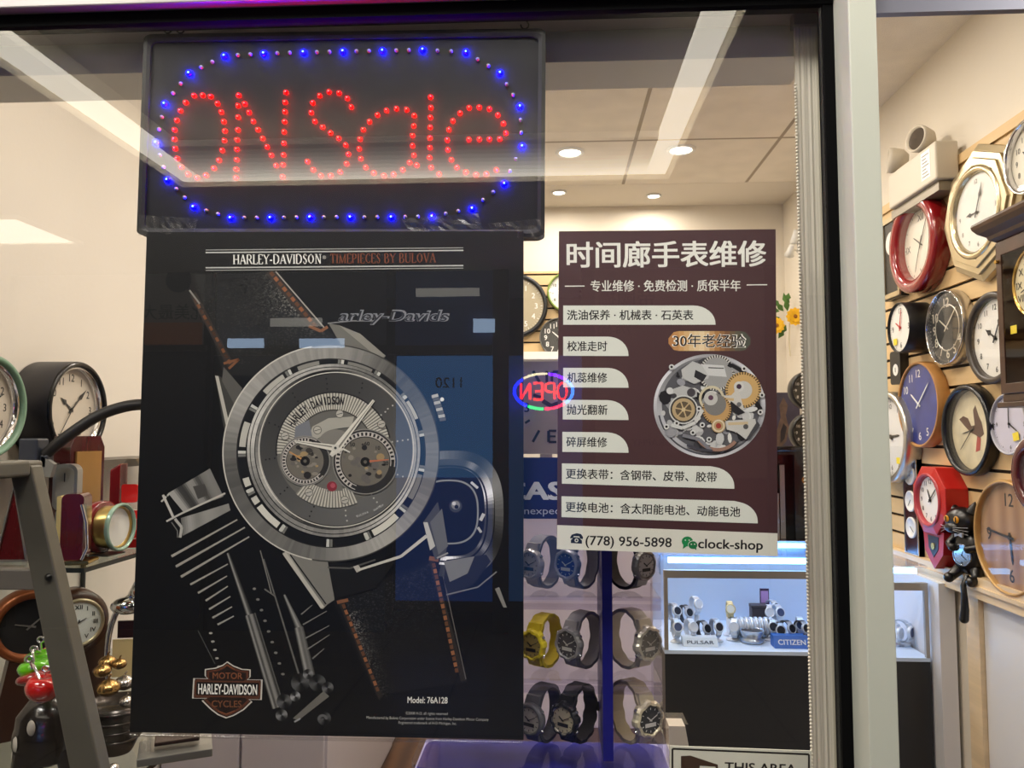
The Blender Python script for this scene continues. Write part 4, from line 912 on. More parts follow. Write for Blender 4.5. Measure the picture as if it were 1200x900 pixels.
def dial_face(root, R_, z, dial_m, nums, num_m, hand_m, tm, sec=None, nb=.02, nh=.2, nr=.8, ticks=True, crystal=None, font=None, hs='taper', hw=.055, sec_m=None):
    b = MB(); b.cyl(R_, z-.002, z, 56); b.build('dial', dial_m, root)
    b = MB()
    if nums: num_ring(b, R_*nr, R_*nh, nums, nb, font)
    if ticks:
        for i in range(60):
            a = 2*PI*i/60; w, l = (.0012, .05) if i % 5 else (.003, .07)
            w *= R_/.12; M = Matrix.Rotation(a, 4, 'Z'); b.add([(R_*(.97-l), -w/2, 0), (R_*.97, -w/2, 0), (R_*.97, w/2, 0), (R_*(.97-l), w/2, 0)], [(0, 1, 2, 3)], M)
    if b.v:
        for v in b.v: v.z += z+.0004
        b.build('numerals', num_m, root)
    h, m = tm
    add_hand(root, 'hour_hand', (h % 12)*30+m*.5, R_*.5, R_*hw*1.25, z+.0015, hand_m, style=hs)
    add_hand(root, 'minute_hand', m*6, R_*.76, R_*hw, z+.0032, hand_m, style=hs)
    if sec is not None: add_hand(root, 'second_hand', sec*6, R_*.8, R_*.018, z+.0048, sec_m or hand_m, tail=.3)
    if crystal: b = MB(); b.cyl(R_*1.0, crystal, crystal+.001, 48); b.build('crystal', CRYSTAL, root)
def round_case(root, R_, t, rim_w, case_m, rim_m=None, bulge=.004, depth=None, seg=72, name='case', sx=1):
    ri = R_-rim_w; d = t-(depth if depth else min(.014, t*.5))
    b = MB(); k = 5
    prof = [(.00001, 0), (R_*.97, 0), (R_, .004), (R_, t-bulge*.5)]
    b.lathe(prof+[(R_-.0008, t-bulge*.2)], seg, mi=0, sx=sx)
    arc = [(R_-.0008, t-bulge*.2)]
    for i in range(1, 8):
        a = PI*i/8; arc.append((R_-rim_w/2+rim_w/2*math.cos(a), t-bulge*.2+bulge*math.sin(a)))
    arc += [(ri, t-bulge*.2), (ri, d-.002)]
    b.lathe(arc, seg, mi=1, sx=sx); b.build(name, [case_m, rim_m or case_m], root); return ri, d
def on_right(px, py, t, dz=0):
    v = PX(px, py, XR-t); return wallR(Vector((XR-.0003, v.y, v.z))), v.y
def dia(hpx, Y): return hpx*Y/F
G_R = 'wall clocks on the slatwall'
def wclock(name, label, px, py, hpx, t, rim, case_m, rim_m, dial_m, num_m, hand_m, tm, nums=range(1, 13), sticker=None, bulge=.006, depth=None, crystal=True, sx=1, **k):
    M, Y = on_right(px, py, t); R_ = dia(hpx, Y)/2
    root = thing(name, label, 'clock', M, G_R); ri, d = round_case(root, R_, t, R_*rim, case_m, rim_m, bulge, depth)
    dial_face(root, ri*.995, d, dial_m, nums, num_m, hand_m, tm, crystal=(t-.004) if crystal else None, **k)
    if sticker:
        b = MB(); q = sticker; b.box((q[0]*ri-.013, q[1]*ri-.011, t-.0025), (q[0]*ri+.013, q[1]*ri+.011, t-.0019), R(q[2], 'Z') if len(q) > 2 else None); o = b.build('price_sticker', YEL, root); o['label'] = 'yellow price sticker'
    return root, R_, ri, d
# ================================================================== RIGHT WALL
GREYD = mat('charcoal_dial', (58, 58, 56), .35); BLUED = mat('blue_dial', (36, 52, 132), .4, var=.25, vs=20)
wclock('wall_clock', 'round silver-rimmed clock with black numerals, highest at the frame edge above the pendulum clock', 1203, 183, 88, .045, .10, CHROME, CHROME, IVORY, INK, INK, (10, 8), nh=.17, nr=.74, ticks=False, hs='spade')
# red clock
wclock('wall_clock', 'glossy deep red round clock with a thick moulded rim and plain ivory dial', 1069, 286, 115, .05, .27, REDLAC, REDLAC, IVORY, mat('grey_ink', (110, 104, 98), .5), mat('thin_hand', (50, 46, 44), .4), (10, 5), sec=34, nums=[12, 3, 6, 9], nh=.2, nr=.76, bulge=.014, depth=.03, hw=.025, font=ROM)
wclock('wall_clock', 'small black barrel clock with white dial, red hands and a yellow sticker', 1053.5, 384, 58, .085, .05, BLK, BLK, WDIAL, INK, mat('red_hand', (190, 40, 36), .4), (10, 2), nums=[12, 3, 6, 9], nh=.24, nr=.72, sticker=(-.45, -.55), depth=.006, bulge=.004)
r, R_, ri, d = wclock('wall_clock', 'silver drum clock with charcoal dial and large pale numerals', 1107, 384, 86, .035, .045, SILV, CHROME, GREYD, mat('pale_ink', (206, 198, 180), .4), mat('pale_ink', (0, 0, 0)), (10, 8), nums=[12, 6, 7, 8, 9, 10, 5, 4], nh=.27, nr=.72, depth=.008, hw=.035)
b = MB(); b.lathe([(ri*.62, d+.0006), (ri*.64, d+.002), (ri*.66, d+.0006)], 60); b.build('inner_ring', SILV, r)
wclock('wall_clock', 'dark grey-brown round clock with white dial, partly hidden by the pendulum clock', 1161, 396, 106, .04, .15, mat('dark_taupe', (58, 50, 44), .35), None, WDIAL, INK, INK, (10, 5), nums=range(1, 13), nh=.15, nr=.8, hw=.05, hs='spade', ticks=False)
wclock('wall_clock', 'round oak-sided clock with bright blue dial and white numerals', 1075, 474, 98, .04, .06, OAK, OAK, BLUED, WHITE, WHITE, (10, 8), nums=[12, 5, 6, 7, 8, 9, 10, 11], nh=.2, nr=.78, depth=.006, bulge=.003, hw=.04, ticks=False)
r, R_, ri, d = wclock('wall_clock', 'round black-framed clock with a brown eagle picture on its cream dial', 1132, 504, 104, .03, .13, BLK, mat('black_navy_rim', (24, 26, 32), .25), mat('cream_picture', (214, 202, 168), .45, var=.15, vs=22), INK, INK, (8, 38), nums=[], ticks=False, hw=.02, depth=.02, bulge=.01)
b = MB(); BR = [(-.62, .28), (-.42, .36), (-.2, .3), (-.06, .1), (.1, .12), (.05, .5), (.16, .62), (.3, .34), (.42, .18), (.5, -.1), (.3, -.2), (.12, -.12), (-.1, -.06), (-.36, .1)]
b.prism([(x*ri, y*ri) for x, y in BR], d+.0002, d+.0006); b.build('eagle_picture', mat('eagle_brown', (86, 58, 44), .6), r)
b = MB(); b.prism([(.1*ri, -.55*ri), (.3*ri, -.5*ri), (.36*ri, -.2*ri), (.2*ri, -.14*ri)], d+.0002, d+.0006); b.build('red_patch', mat('dusty_red', (168, 66, 58), .6), r)
wclock('wall_clock', 'small pale lilac clock with blue mark and yellow sticker under the pendulum clock', 1181, 497, 70, .03, .07, mat('silver_plastic', (186, 186, 194), .3), None, mat('lilac_dial', (206, 204, 222), .4), INK, INK, (4, 0), nums=[3, 6, 9, 12], nh=.14, nr=.8, sticker=(.3, -.5, .2), hw=.04, depth=.006, bulge=.004)
# maroon with rope rim
M, Y = on_right(1213, 557, .04); R_ = dia(88, Y)/2
root = thing('wall_clock', 'dark red clock with silver rope-twist rim at the frame edge', 'clock', M, G_R); ri, d = round_case(root, R_, .04, R_*.3, mat('maroon_dark', (84, 18, 24), .25, coat=.5), None, .008)
dial_face(root, ri, d, mat('violet_white', (204, 204, 226), .4), range(1, 13), INK, INK, (9, 15), crystal=.036)
b = MB()
for i in range(72): a = 2*PI*i/72; b.sphere(.0045, T(R_*.985*math.cos(a), R_*.985*math.sin(a), .038), 8, 6)
b.build('rope_rim', SILV, root)
# gold rimmed wood dial
r, R_, ri, d = wclock('wall_clock', 'large thin gold-rimmed clock with a planked wood dial, lowest at the frame edge', 1179, 630, 129, .03, .06, mat('gold_wood_rim', (196, 154, 92), .35, .2), None, wavemat('plank_dial', (176, 140, 104), (150, 112, 80), 5, .5, 'X', 1.2), INK, INK, (5, 46), nums=[12, 9, 6, 3], nh=.25, nr=.7, ticks=False, hw=.05, depth=.012)
# octagonal champagne clock
M, Y = on_right(1141, 249, .04); H = dia(162, Y)/2
root = thing('wall_clock', 'stepped octagonal champagne-coloured clock with white dial, beside the glossy red one', 'clock', M, G_R)
def octo(r, k=1.0): return [(r*math.cos(PI/8*0+i*PI/4), r*math.sin(i*PI/4)) for i in range(8)]
b = MB(); D_ = H*.63
for (ra, rb, z0, z1) in ((1.0, .9, 0, .026), (.9, .8, 0, .034), (.8, .68, 0, .040)): b.frame(octo(H*ra), octo(H*rb), z0, z1-.006 if ra == 1 else z1, zi=z1)
b.frame(octo(H*.68), [(D_*math.cos(i*PI/4), D_*math.sin(i*PI/4)) for i in range(8)], 0, .034); b.prism(octo(H*.98), 0, .012); b.build('case', CHAMP, root, bevel=.0015)
b = MB(); b.lathe([(D_*1.06, .034), (D_*1.05, .042), (D_*.97, .045), (D_*.9, .04), (D_*.88, .026)], 64); b.build('bezel', mat('pale_gold', (206, 192, 158), .22, .85), root)
b = MB(); b.lathe([(D_*.9, .0255), (.00001, .0255)], 48); b.build('inner_seat', CHAMP, root)
dial_face(root, D_*.88, .030, WDIAL, [12, 3, 6, 9, 4, 5, 7, 8], mat('grey_ink', (0, 0, 0)), mat('dark_grey_hand', (60, 58, 58), .4), (9, 4), nh=.12, nr=.82, ticks=False, hs='spade', hw=.035, crystal=.0425)
# slim dark clock by the post
v = PX(1044, 302, XR-.03); root = thing('picture_clock', 'slim dark clock with a pale metal frame, left of the glossy red clock', 'clock', wallR(Vector((XR-.0003, v.y, v.z))), G_R)
hh = dia(96, v.y)/2; ww = .07
b = MB(); b.box((-ww, -hh, 0), (ww, hh, .028)); b.build('case', BLK, root, bevel=.003)
b = MB(); b.frame([(-ww*.96, -hh*.97), (ww*.96, -hh*.97), (ww*.96, hh*.97), (-ww*.96, hh*.97)], [(-ww*.78, -hh*.86), (ww*.78, -hh*.86), (ww*.78, hh*.86), (-ww*.78, hh*.86)], .0275, .034); b.build('frame', CHAMP, root)
b = MB(); b.lathe([(.00001, .0286), (ww*.6, .0286)], 32, T(0, hh*.35, 0)); b.build('dial', WDIAL, root)
# pendulum clocks at the post: small black one with oval dial
v = PX(1049, 431, XR-.03); root = thing('pendulum_clock', 'small black pendulum clock with a tiny white dial tucked beside the post', 'clock', wallR(Vector((XR-.0003, v.y, v.z))), G_R)
hh = dia(38, v.y)/2; b = MB(); b.prism(rrect(-.04, -hh, .04, hh, .012), 0, .03); b.build('case', BLK, root)
b = MB(); b.lathe([(.00001, .0306), (.021, .0306)], 28, T(.004, -.008, 0)); b.build('dial', WDIAL, root)
b = MB(); b.box((-.001, -.008, .0312), (.001, .008, .032), T(.004, -.008, 0)); b.build('minute_hand', INK, root)
# big silver clock behind post
wclock('wall_clock', 'large white clock with grey bulging silver rim half hidden behind the post', 1040, 512, 104, .05, .16, SILV, SILV, WDIAL, INK, INK, (2, 50), nums=range(1, 13), nh=.13, sticker=(.55, -.6), bulge=.012)
# weather-station panel
v = PX(1067, 594, XR-.02); root = thing('weather_station', 'narrow dark red panel with three small silver dials beside the red pendulum clock', 'clock', wallR(Vector((XR-.0003, v.y, v.z))), G_R)
hh = dia(108, v.y)/2; ww = .05; b = MB(); b.box((-ww, -hh, 0), (ww, hh, .018)); b.build('panel', mat('oxblood', (52, 12, 18), .25, coat=.4), root)
b = MB(); b.frame([(-ww, -hh), (ww, -hh), (ww, hh), (-ww, hh)], [(-ww*.9, -hh*.965), (ww*.9, -hh*.965), (ww*.9, hh*.965), (-ww*.9, hh*.965)], .0, .021); b.build('frame', SILV, root)
for i, dy in enumerate((.68, .12, -.43)):
    b = MB(); b.lathe([(.036, .018), (.036, .022), (.031, .023), (.030, .0205), (.00001, .0205)], 36, T(0, hh*dy, 0)); o = b.build('gauge', WDIAL, root)
    q = MB(); q.prism([(-.0012, -.006), (.0012, -.006), (.0005, .024), (-.0005, .024)], .0212, .022, T(0, hh*dy, 0) @ R(.7+i*1.7, 'Z')); q.build('needle', INK, o)
# red schoolhouse clock
M, Y = on_right(1086, 586, .075); H = dia(76, Y)/2; root = thing('pendulum_clock', 'bright red octagonal schoolhouse clock with a drop pendulum box, left of the black cat', 'clock', M, G_R)
oc = ngon(8, H*1.06, PI/8); b = MB(); b.frame(oc, ngon(8, H*.78, PI/8), 0, .068, zi=.075); b.prism(ngon(8, H*1.03, PI/8), 0, .02); b.build('case', REDPL, root, bevel=.002)
b = MB(); b.lathe([(H*.8, .06), (H*.8, .077), (H*.74, .079), (H*.70, .072), (H*.70, .06)], 48); b.build('bezel', mat('rose_ring', (176, 60, 70), .3), root)
b = MB(); b.cyl(H*.78, .02, .0598, 40); b.build('dial_block', REDPL, root)
dial_face(root, H*.69, .0625, WDIAL, range(1, 13), INK, INK, (11, 8), nh=.2, nr=.8, ticks=False, hw=.06)
w = H*.62; z1 = .058; b = MB(); b.prism([(-w, -H*.9), (-w*.86, -H*1.55), (0, -H*2.02), (w*.86, -H*1.55), (w, -H*.9)], 0, z1); b.build('pendulum_box', mat('red_plastic_shade', (176, 36, 40), .35), root)
b = MB(); b.prism([(-w*.52, -H*1.06), (-w*.46, -H*1.42), (0, -H*1.68), (w*.46, -H*1.42), (w*.52, -H*1.06)], z1, z1+.0015); b.build('pendulum_window', BLK, root)
b = MB(); b.cyl(.0105, z1+.0016, z1+.004, 24, T(0, -H*1.36, 0)); b.build('pendulum', GOLD, root)
# black cat clock
v = PX(1127, 640, XR-.035); sc_ = .96
root = thing('cat_clock', 'black cat-shaped clock with amber eyes and a hanging tail', 'clock', wallR(Vector((XR-.0003, v.y, v.z))) @ Matrix.Scale(sc_, 4) @ R(.35, 'Y'))
CAT = mat('cat_black', (14, 14, 16), .28, spec=.6)
b = MB()
b.lathe([(.00001, .006), (.045, .006), (.05, .018), (.046, .034), (.03, .044), (.00001, .046)], 40, T(.004, -.018, .006) @ Matrix.Diagonal((1, 1.32, 1, 1)))       # body
b.build('body', CAT, root)
b = MB(); b.sphere(.052, T(-.008, .078, .034), 32, 18, (1.0, .84, .78)); b.sphere(.022, T(-.012, .058, .066), 20, 12, (1.3, .8, .8))
for s in (-1, 1):
    b.lathe([(.019, 0), (.012, .018), (.00001, .036)], 16, T(-.006+s*.033, .108, .03) @ R(-PI/2, 'X') @ R(s*.35, 'Y')) 
b.build('head', CAT, root)
for s in (-1, 1):
    e = MB(); e.lathe([(.00001, .003), (.008, .0022), (.0095, 0)], 20, T(-.010+s*.018, .084, .0735) @ Matrix.Diagonal((1, 1.15, 1, 1))); o = e.build('eye', mat('amber_eye', (214, 150, 30), .3), root)
    q = MB(); q.box((-.0016, -.008, .0032), (.0016, .008, .0042), T(-.010+s*.018, .084, .0735)); q.build('pupil', INK, o)
e = MB()
for s in (-1, 1):
    for k in range(3): e.tube([(-.012+s*.014, .060-k*.004, .0825), (-.012+s*.05, .056-k*.011+.006, .062)], .0006, 5)
e.build('whiskers', mat('whisker_white', (220, 220, 224), .5), root)
for s in (-1, 1):
    e = MB(); e.tube([(.004+s*.040, .028, .03), (.004+s*.052, .005, .045), (.004+s*.03, -.004, .058)], [.013, .012, .0125], 12); e.sphere(.013, T(.004+s*.028, -.003, .058), 14, 10); e.build('arm', CAT, root)
    e = MB(); e.tube([(.004+s*.03, -.07, .03), (.004+s*.042, -.09, .045), (.004+s*.04, -.098, .062)], [.018, .015, .014], 12); e.sphere(.0155, T(.004+s*.04, -.098, .064), 14, 10); e.build('foot', CAT, root)
e = MB(); e.lathe([(.034, .0505), (.034, .0535), (.030, .0545), (.0295, .0525)], 36, T(.004, -.024, 0)); e.lathe([(.00001, .0528), (.0298, .0528)], 36, T(.004, -.024, 0)); e.build('dial', mat('mirror_grey', (150, 158, 168), .12, .8), root)
e = MB(); num_ring(e, .022, .007, [12, 3, 6, 9], .02); 
for q in e.v: q.x += .004; q.y -= .024; q.z += .0531
e.build('numerals', INK, root)
for a, l in ((20, .014), (130, .02)):
    e = MB(); e.prism([(-.001, -.003), (.001, -.003), (.0004, l), (-.0004, l)], .0534, .054, T(.004, -.024, 0) @ R(math.radians(-a), 'Z')); e.build('clock_hand', INK, root)
e = MB(); e.prism([(-.012, .03), (-.012, .044), (0, .039), (.016, .046), (.016, .03), (0, .035)], .055, .062); e.build('bow_tie', mat('silver_bow', (190, 190, 192), .3, .4), root)
e = MB(); pts = [(.010, -.086, .040), (.014, -.115, .062), (.018, -.15, .063), (.017, -.185, .062), (.013, -.212, .062)]; e.tube(pts, [.008, .0085, .0095, .012, .0135], 12); e.sphere(.0137, T(.0125, -.214, .062), 14, 10); e.build('tail', CAT, root)
# hooded pendulum wall clock
Xf = XR-.14; vt = PX(1167, 285, Xf); vb = PX(1167, 472, Xf); yl = vt.y; W_ = .23; zt2, zb2 = vt.z, vb.z; hC = zt2-zb2
root = thing('pendulum_clock', 'tall dark walnut pendulum clock with glazed door and moulded hood at the frame edge', 'clock', wallR(Vector((XR-.0003, yl-W_/2, zb2))), G_R)
b = MB(); w2 = W_/2
b.box((-w2, 0, 0), (w2, hC, .012)); b.box((-w2, .02, .0), (-w2+.016, hC, .136)); b.box((w2-.016, .02, 0), (w2, hC, .136)); b.box((-w2, 0, .0), (w2, .02, .138)); b.box((-w2-.012, -.014, 0), (w2+.012, 0, .146)); b.box((-w2, hC-.03, 0), (w2, hC, .136)); b.build('case', WALNUT, root, bevel=.002)
b = MB(); prof = [(0, .136), (.010, .150), (.018, .153), (.03, .168), (.042, .176), (.05, .178), (.056, .176)]
for (h0, d0), (h1, d1) in zip(prof[:-1], prof[1:]):
    o0, o1 = d0-.136, d1-.136
    b.hexa([(-w2-o0, hC+h0, 0), (w2+o0, hC+h0, 0), (w2+o0, hC+h0, d0), (-w2-o0, hC+h0, d0)], [(-w2-o1, hC+h1, 0), (w2+o1, hC+h1, 0), (w2+o1, hC+h1, d1), (-w2-o1, hC+h1, d1)])
b.build('hood', WALNUT, root)
b = MB(); b.frame([(-w2, .02), (w2, .02), (w2, hC-.001), (-w2, hC-.001)], [(-w2+.022, .045), (w2-.022, .045), (w2-.022, hC-.036), (-w2+.022, hC-.036)], .1365, .142); door = b.build('door', WALNUT, root, bevel=.0015)
b = MB(); b.box((-w2+.022, .045, .138), (w2-.022, hC-.036, .140)); b.build('pane', CRYSTAL, door)
b = MB(); b.cyl(.005, .142, .150, 16, T(-w2+.011+0, hC-.05, 0)); b.build('knob', GOLD, door)
dr = .088; cyy = hC-.118
b = MB(); b.lathe([(dr, .112), (dr, .122), (dr*.93, .124), (dr*.9, .118)], 48, T(0, cyy, 0)); b.build('bezel', GOLD, root)
sub = MB(); sub.cyl(dr*.93, .1, .1175, 40, T(0, cyy, 0)); sub.build('dial', mat('cream_dial', (222, 210, 176), .5), root)
sub = MB(); num_ring(sub, dr*.72, dr*.2, range(1, 13), .02, ROM); 
for q in sub.v: q.y += cyy; q.z += .118
sub.build('numerals', INK, root)
for a, l, z in ((40, .036, .119), (250, .056, .121)):
    e = MB(); e.prism([(-.003, -.012), (.003, -.012), (.001, l), (-.001, l)], z, z+.0012, T(0, cyy, 0) @ R(math.radians(-a), 'Z')); e.build('clock_hand', INK, root)
e = MB(); e.box((-.002, .10, .06), (.002, cyy-.03, .063)); e.cyl(.03, .058, .066, 32, T(0, .10, 0)); e.build('pendulum', GOLD, root)
e = MB(); e.box((-w2+.03, .165, .130), (-w2+.055, .185, .1305)); o = e.build('price_sticker', YEL, root); o['label'] = 'yellow price sticker'
# emergency light on the wall above the slats
va = PX(1056, 165, XR-.09); vb = PX(1108, 200, XR-.09); ya, yb_ = va.y, vb.y
root = thing('emergency_light', 'white emergency light box with two round lamp heads high on the side wall', 'emergency light', wallR(Vector((XR-.0085, 2.53, 2.345))))
w = .165; b = MB(); b.box((-w, -.02, 0), (w, .10, .07)); b.build('box', mat('off_white_plastic', (206, 196, 178), .45), root, bevel=.006)
b = MB(); b.box((w*.45, .0, .0702), (w*.8, .088, .0708)); b.build('label_plate', WHITE, root)
b = MB()
for i in range(7): b.box((w*.5, .008+i*.011, .0709), (w*.75-(i % 3)*.008, .011+i*.011, .0713))
b.build('printed_label', mat('grey_ink', (0, 0, 0)), root)
for s in (-.82, .28):
    b = MB(); Mh = T(w*s, .145, .045) @ R(.3*(-1 if s < 0 else 1), 'Y') @ R(-.1, 'X'); b.lathe([(.00001, -.03), (.02, -.03), (.036, -.012), (.043, .02), (.043, .034), (.038, .034), (.034, .026)], 32, Mh); h = b.build('lamp_head', mat('off_white_plastic', (0, 0, 0)), root)
    q = MB(); q.lathe([(.035, .027), (.00001, .03)], 32, Mh); q.build('lens', mat('lens_grey', (96, 88, 80), .12, .4), h)
    q = MB(); q.cyl(.009, .101, .125, 12, T(w*s, 0, .04) @ R(-PI/2, 'X')); q.build('bracket', mat('off_white_plastic', (0, 0, 0)), h)
b = MB(); b.prism([(-w*1.1, -.05), (w*.9, -.05), (w*.9, -.021), (-w*1.1, -.021)], 0, .055); b.build('mounting_shelf', mat('bracket_grey', (150, 140, 124), .4, .3), root)
# ---- far corner of the shop, seen between the maroon poster and the blind
def backthing(name, label, cat, px, py, Y, group=None): v = P(px, py, Y); return thing(name, label, cat, faceC(v), group), v
root, v = backthing('spotlight', 'small white double spotlight on the wall above the yellow flowers', 'lamp', 930, 278, 3.9)
for k, (dx, dz, tl) in enumerate(((0, 0, .5), (-.025, -.07, .9))):
    b = MB(); b.lathe([(.00001, -.03), (.012, -.03), (.016, 0), (.024, .035), (.021, .035), (.012, .0)], 20, T(dx, dz, .03) @ R(PI/2+tl, 'X')); h = b.build('lamp_head', WHITE, root)
    q = MB(); q.lathe([(.00001, .02), (.018, .03)], 16, T(dx, dz, .03) @ R(PI/2+tl, 'X')); q.build('bulb', mat('bulb_glow', (255, 246, 228), .4, emit=9), h)
b = MB(); b.tube([(.02, .04, .0), (.02, -.08, .0), (0, -.07, .02)], .004, 8); b.tube([(.02, .03, 0), (0, .01, .02)], .004, 8); b.build('arm', CHROME, root)
# flower
root, v = backthing('artificial_flowers', 'bright yellow artificial flowers with green leaves on the far wall', 'flowers', 925, 372, 4.0)
YF = mat('flower_yellow', (244, 190, 30), .55, var=.1, vs=30); GL = mat('leaf_green', (70, 110, 40), .5, var=.2, vs=30)
for k, (dx, dz, rr_) in enumerate(((.02, .0, .05), (-.075, -.045, .045))):
    b = MB()
    for ring_, (n, rad, tilt) in enumerate(((12, 1.0, .35), (10, .75, .7), (7, .5, 1.0))):
        for i in range(n):
            M = T(dx, dz, .02) @ R(2*PI*i/n+ring_*.3, 'Z') @ R(-tilt, 'Y')
            L = rr_*rad; b.add([(0, -.003, 0), (L*.4, -.011, .001), (L*.8, -.012, -.002), (L, 0, -.004), (L*.8, .012, -.002), (L*.4, .011, .001), (0, .003, 0), (L*.5, 0, .004)], [(0, 1, 7), (1, 2, 7), (2, 3, 7), (3, 4, 7), (4, 5, 7), (5, 6, 7), (6, 0, 7)], M)
    h = b.build('blossom', YF, root); q = MB(); q.sphere(.012, T(dx, dz, .03), 14, 8); q.build('flower_centre', mat('flower_brown', (150, 96, 20), .7), h)
b = MB()
for a, L, dx, dz in ((1.75, .10, -.01, .03), (2.3, .09, -.03, .03), (1.3, .07, -.02, .06), (3.5, .08, -.05, .0), (4.2, .08, -.02, -.04), (2.9, .09, -.05, .03)):
    M = T(dx, dz, .008) @ R(a, 'Z'); b.add([(0, 0, 0), (L*.3, -.016, .004), (L*.5, -.008, .006), (L*.65, -.016, .004), (L, 0, -.004), (L*.65, .016, .004), (L*.5, .008, .006), (L*.3, .016, .004), (L*.5, 0, .008)], [(i, (i+1) % 8, 8) for i in range(8)], M)
b.build('leaves', GL, root)
b = MB(); b.tube([(.0, -.03, 0), (-.005, -.12, .003), (.0, -.2, .0)], .003, 6); b.tube([(.055, .05, 0), (.058, -.30, 0)], .008, 8); b.build('stem', mat('pale_stem', (206, 194, 160), .6), root)
# dark clocks stacked at the corner
def small_round(name, label, px, py, hpx, Y, cm, dm, grp=None, t=.05, tm=(10, 10)):
    v = P(px, py, Y); root = thing(name, label, 'clock', faceC(v), grp); R_ = dia(hpx, Y)/2; ri, d = round_case(root, R_, t, R_*.16, cm, None, .008)
    dial_face(root, ri, d, dm, range(1, 13), WHITE if dm is GREYD else INK, WHITE if dm is GREYD else INK, tm, crystal=t-.004, nh=.18); return root
small_round('wall_clock', 'round black clock below the yellow flowers, half behind the blind', 945, 458, 44, 3.6, BLK, GREYD)
small_round('wall_clock', 'black domed clock with silver rings lower behind the blind edge', 946, 507, 44, 3.5, BLK, GREYD)
root, v = backthing('picture_poster', 'small picture of an amber swirl on violet, below the flowers', 'poster', 921, 496, 3.95)
b = MB(); hw, hh = .07, .155; b.box((-hw, -hh, -.004), (hw, hh, 0)); b.build('sheet', mat('violet_print', (64, 56, 72), .5, var=.5, vs=8), root)
b = MB(); pts = [(-.01, .13), (.012, .09), (.0, .04), (.014, -.02), (.0, -.09), (-.045, -.14), (-.05, -.05), (-.025, .03), (-.03, .09)]; b.prism(pts, .0002, .0008); b.build('amber_swirl', mat('amber_print', (96, 74, 62), .5, var=.4, vs=25), root)
b = MB(); b.prism([(-.012, .0), (.004, -.02), (-.01, -.08), (-.03, -.1), (-.028, -.04)], .0009, .0013); b.build('dark_swirl', mat('dark_print', (34, 24, 28), .5), root)
root, v = backthing('longcase_clock', 'tall black longcase clock with glazed door behind the blind, above the showcase', 'clock', 931, 650, 3.3)
b = MB(); w, h = .085, .43; b.box((-w, 0, -.09), (w, h, -.07)); b.box((-w, 0, -.07), (-w+.012, h, .01)); b.box((w-.012, 0, -.07), (w, h, .01)); b.box((-w-.01, h, -.1), (w+.01, h+.02, .02)); b.box((-w-.008, -.02, -.1), (w+.008, 0, .02)); b.build('case', mat('black_lacquer', (18, 16, 15), .2, coat=.4), root, bevel=.002)
b = MB(); b.frame([(-w, 0), (.015, 0), (.015, h), (-w, h)], [(-w+.012, .015), (.004, .015), (.004, h-.015), (-w+.012, h-.015)], -.01, .012); b.box((.016, 0, -.02), (w, h, .008)); b.build('door', mat('black_lacquer', (0, 0, 0)), root)
b = MB(); b.box((-w+.012, .015, .0), (.004, h-.015, .002)); b.build('pane', CRYSTAL, root)
b = MB(); b.box((-.04, .06, -.05), (-.02, h-.06, -.045)); b.box((-.06, .03, -.05), (-.045, .25, -.045)); b.build('pendulum', mat('steel_strip', (170, 160, 150), .3, .8), root)
b = MB(); b.cyl(.016, .0, .011, 24, T(.05, h*.72, 0)); b.build('crest', GOLD, root)
# clocks on the back wall between the posters
G_B = 'clocks on the back wall'
def back_clock(label, px, py, hpx, t, rim, cm, dm, nm, hm, tm, **k):
    Y = YB-.0125-t; v = P(px, py, Y); root = thing('wall_clock', label, 'clock', faceC(Vector((v.x, YB-.0124, v.z))), G_B); R_ = dia(hpx, Y)/2
    ri, d = round_case(root, R_, t, R_*rim, cm, None, .006); dial_face(root, ri, d, dm, range(1, 13), nm, hm, tm, crystal=t-.004, **k); return root
back_clock('black-rimmed clock with tan dial on the back wall beside the black poster edge', 604, 358, 76, .05, .13, BLK, mat('tan_dial', (176, 164, 136), .5), WHITE, INK, (9, 46), nh=.2, nr=.74)
back_clock('lime-green-rimmed white clock on the back wall, half behind the maroon poster', 665, 342, 48, .04, .10, mat('lime_plastic', (128, 150, 66), .4), WDIAL, INK, INK, (10, 10), nh=.16)
back_clock('grey clock with white numerals on the back wall under the green-rimmed one', 655, 395, 46, .04, .06, mat('grey_plastic', (112, 110, 104), .4), GREYD, WHITE, WHITE, (10, 22), nh=.27, nr=.72, ticks=False)
# square wall-clock board behind the watch stand
zst = P(640, 886, 1.22).z-.12
root, v = backthing('clock_board', 'pale mauve clock board with heavy black bar numerals behind the watch stand', 'clock', 640, 532, 1.50)
k = 1.5/F; b = MB(); b.box((-60*k, 0, -.012), (60*k, 108*k, 0)); b.build('board', mat('mauve_board', (172, 160, 160), .6), root); b = MB(); b.box((-.012, -(v.z-(zst+.0005)), -.010), (.012, -.0005, -.002)); b.build('leg', mat('mauve_board', (0, 0, 0)), root)
b = MB()
def bar2(x0, y0, x1, y1, w):
    p = Vector(((x0-640)*k, (532-y0)*k, 0)); q = Vector(((x1-640)*k, (532-y1)*k, 0)); dd = (q-p).normalized(); nn = Vector((-dd.y, dd.x, 0))*w*k/2
    b.hexa([p+nn, q+nn, q-nn, p-nn], [p+nn+Vector((0, 0, .0015)), q+nn+Vector((0, 0, .0015)), q-nn+Vector((0, 0, .0015)), p-nn+Vector((0, 0, .0015))])
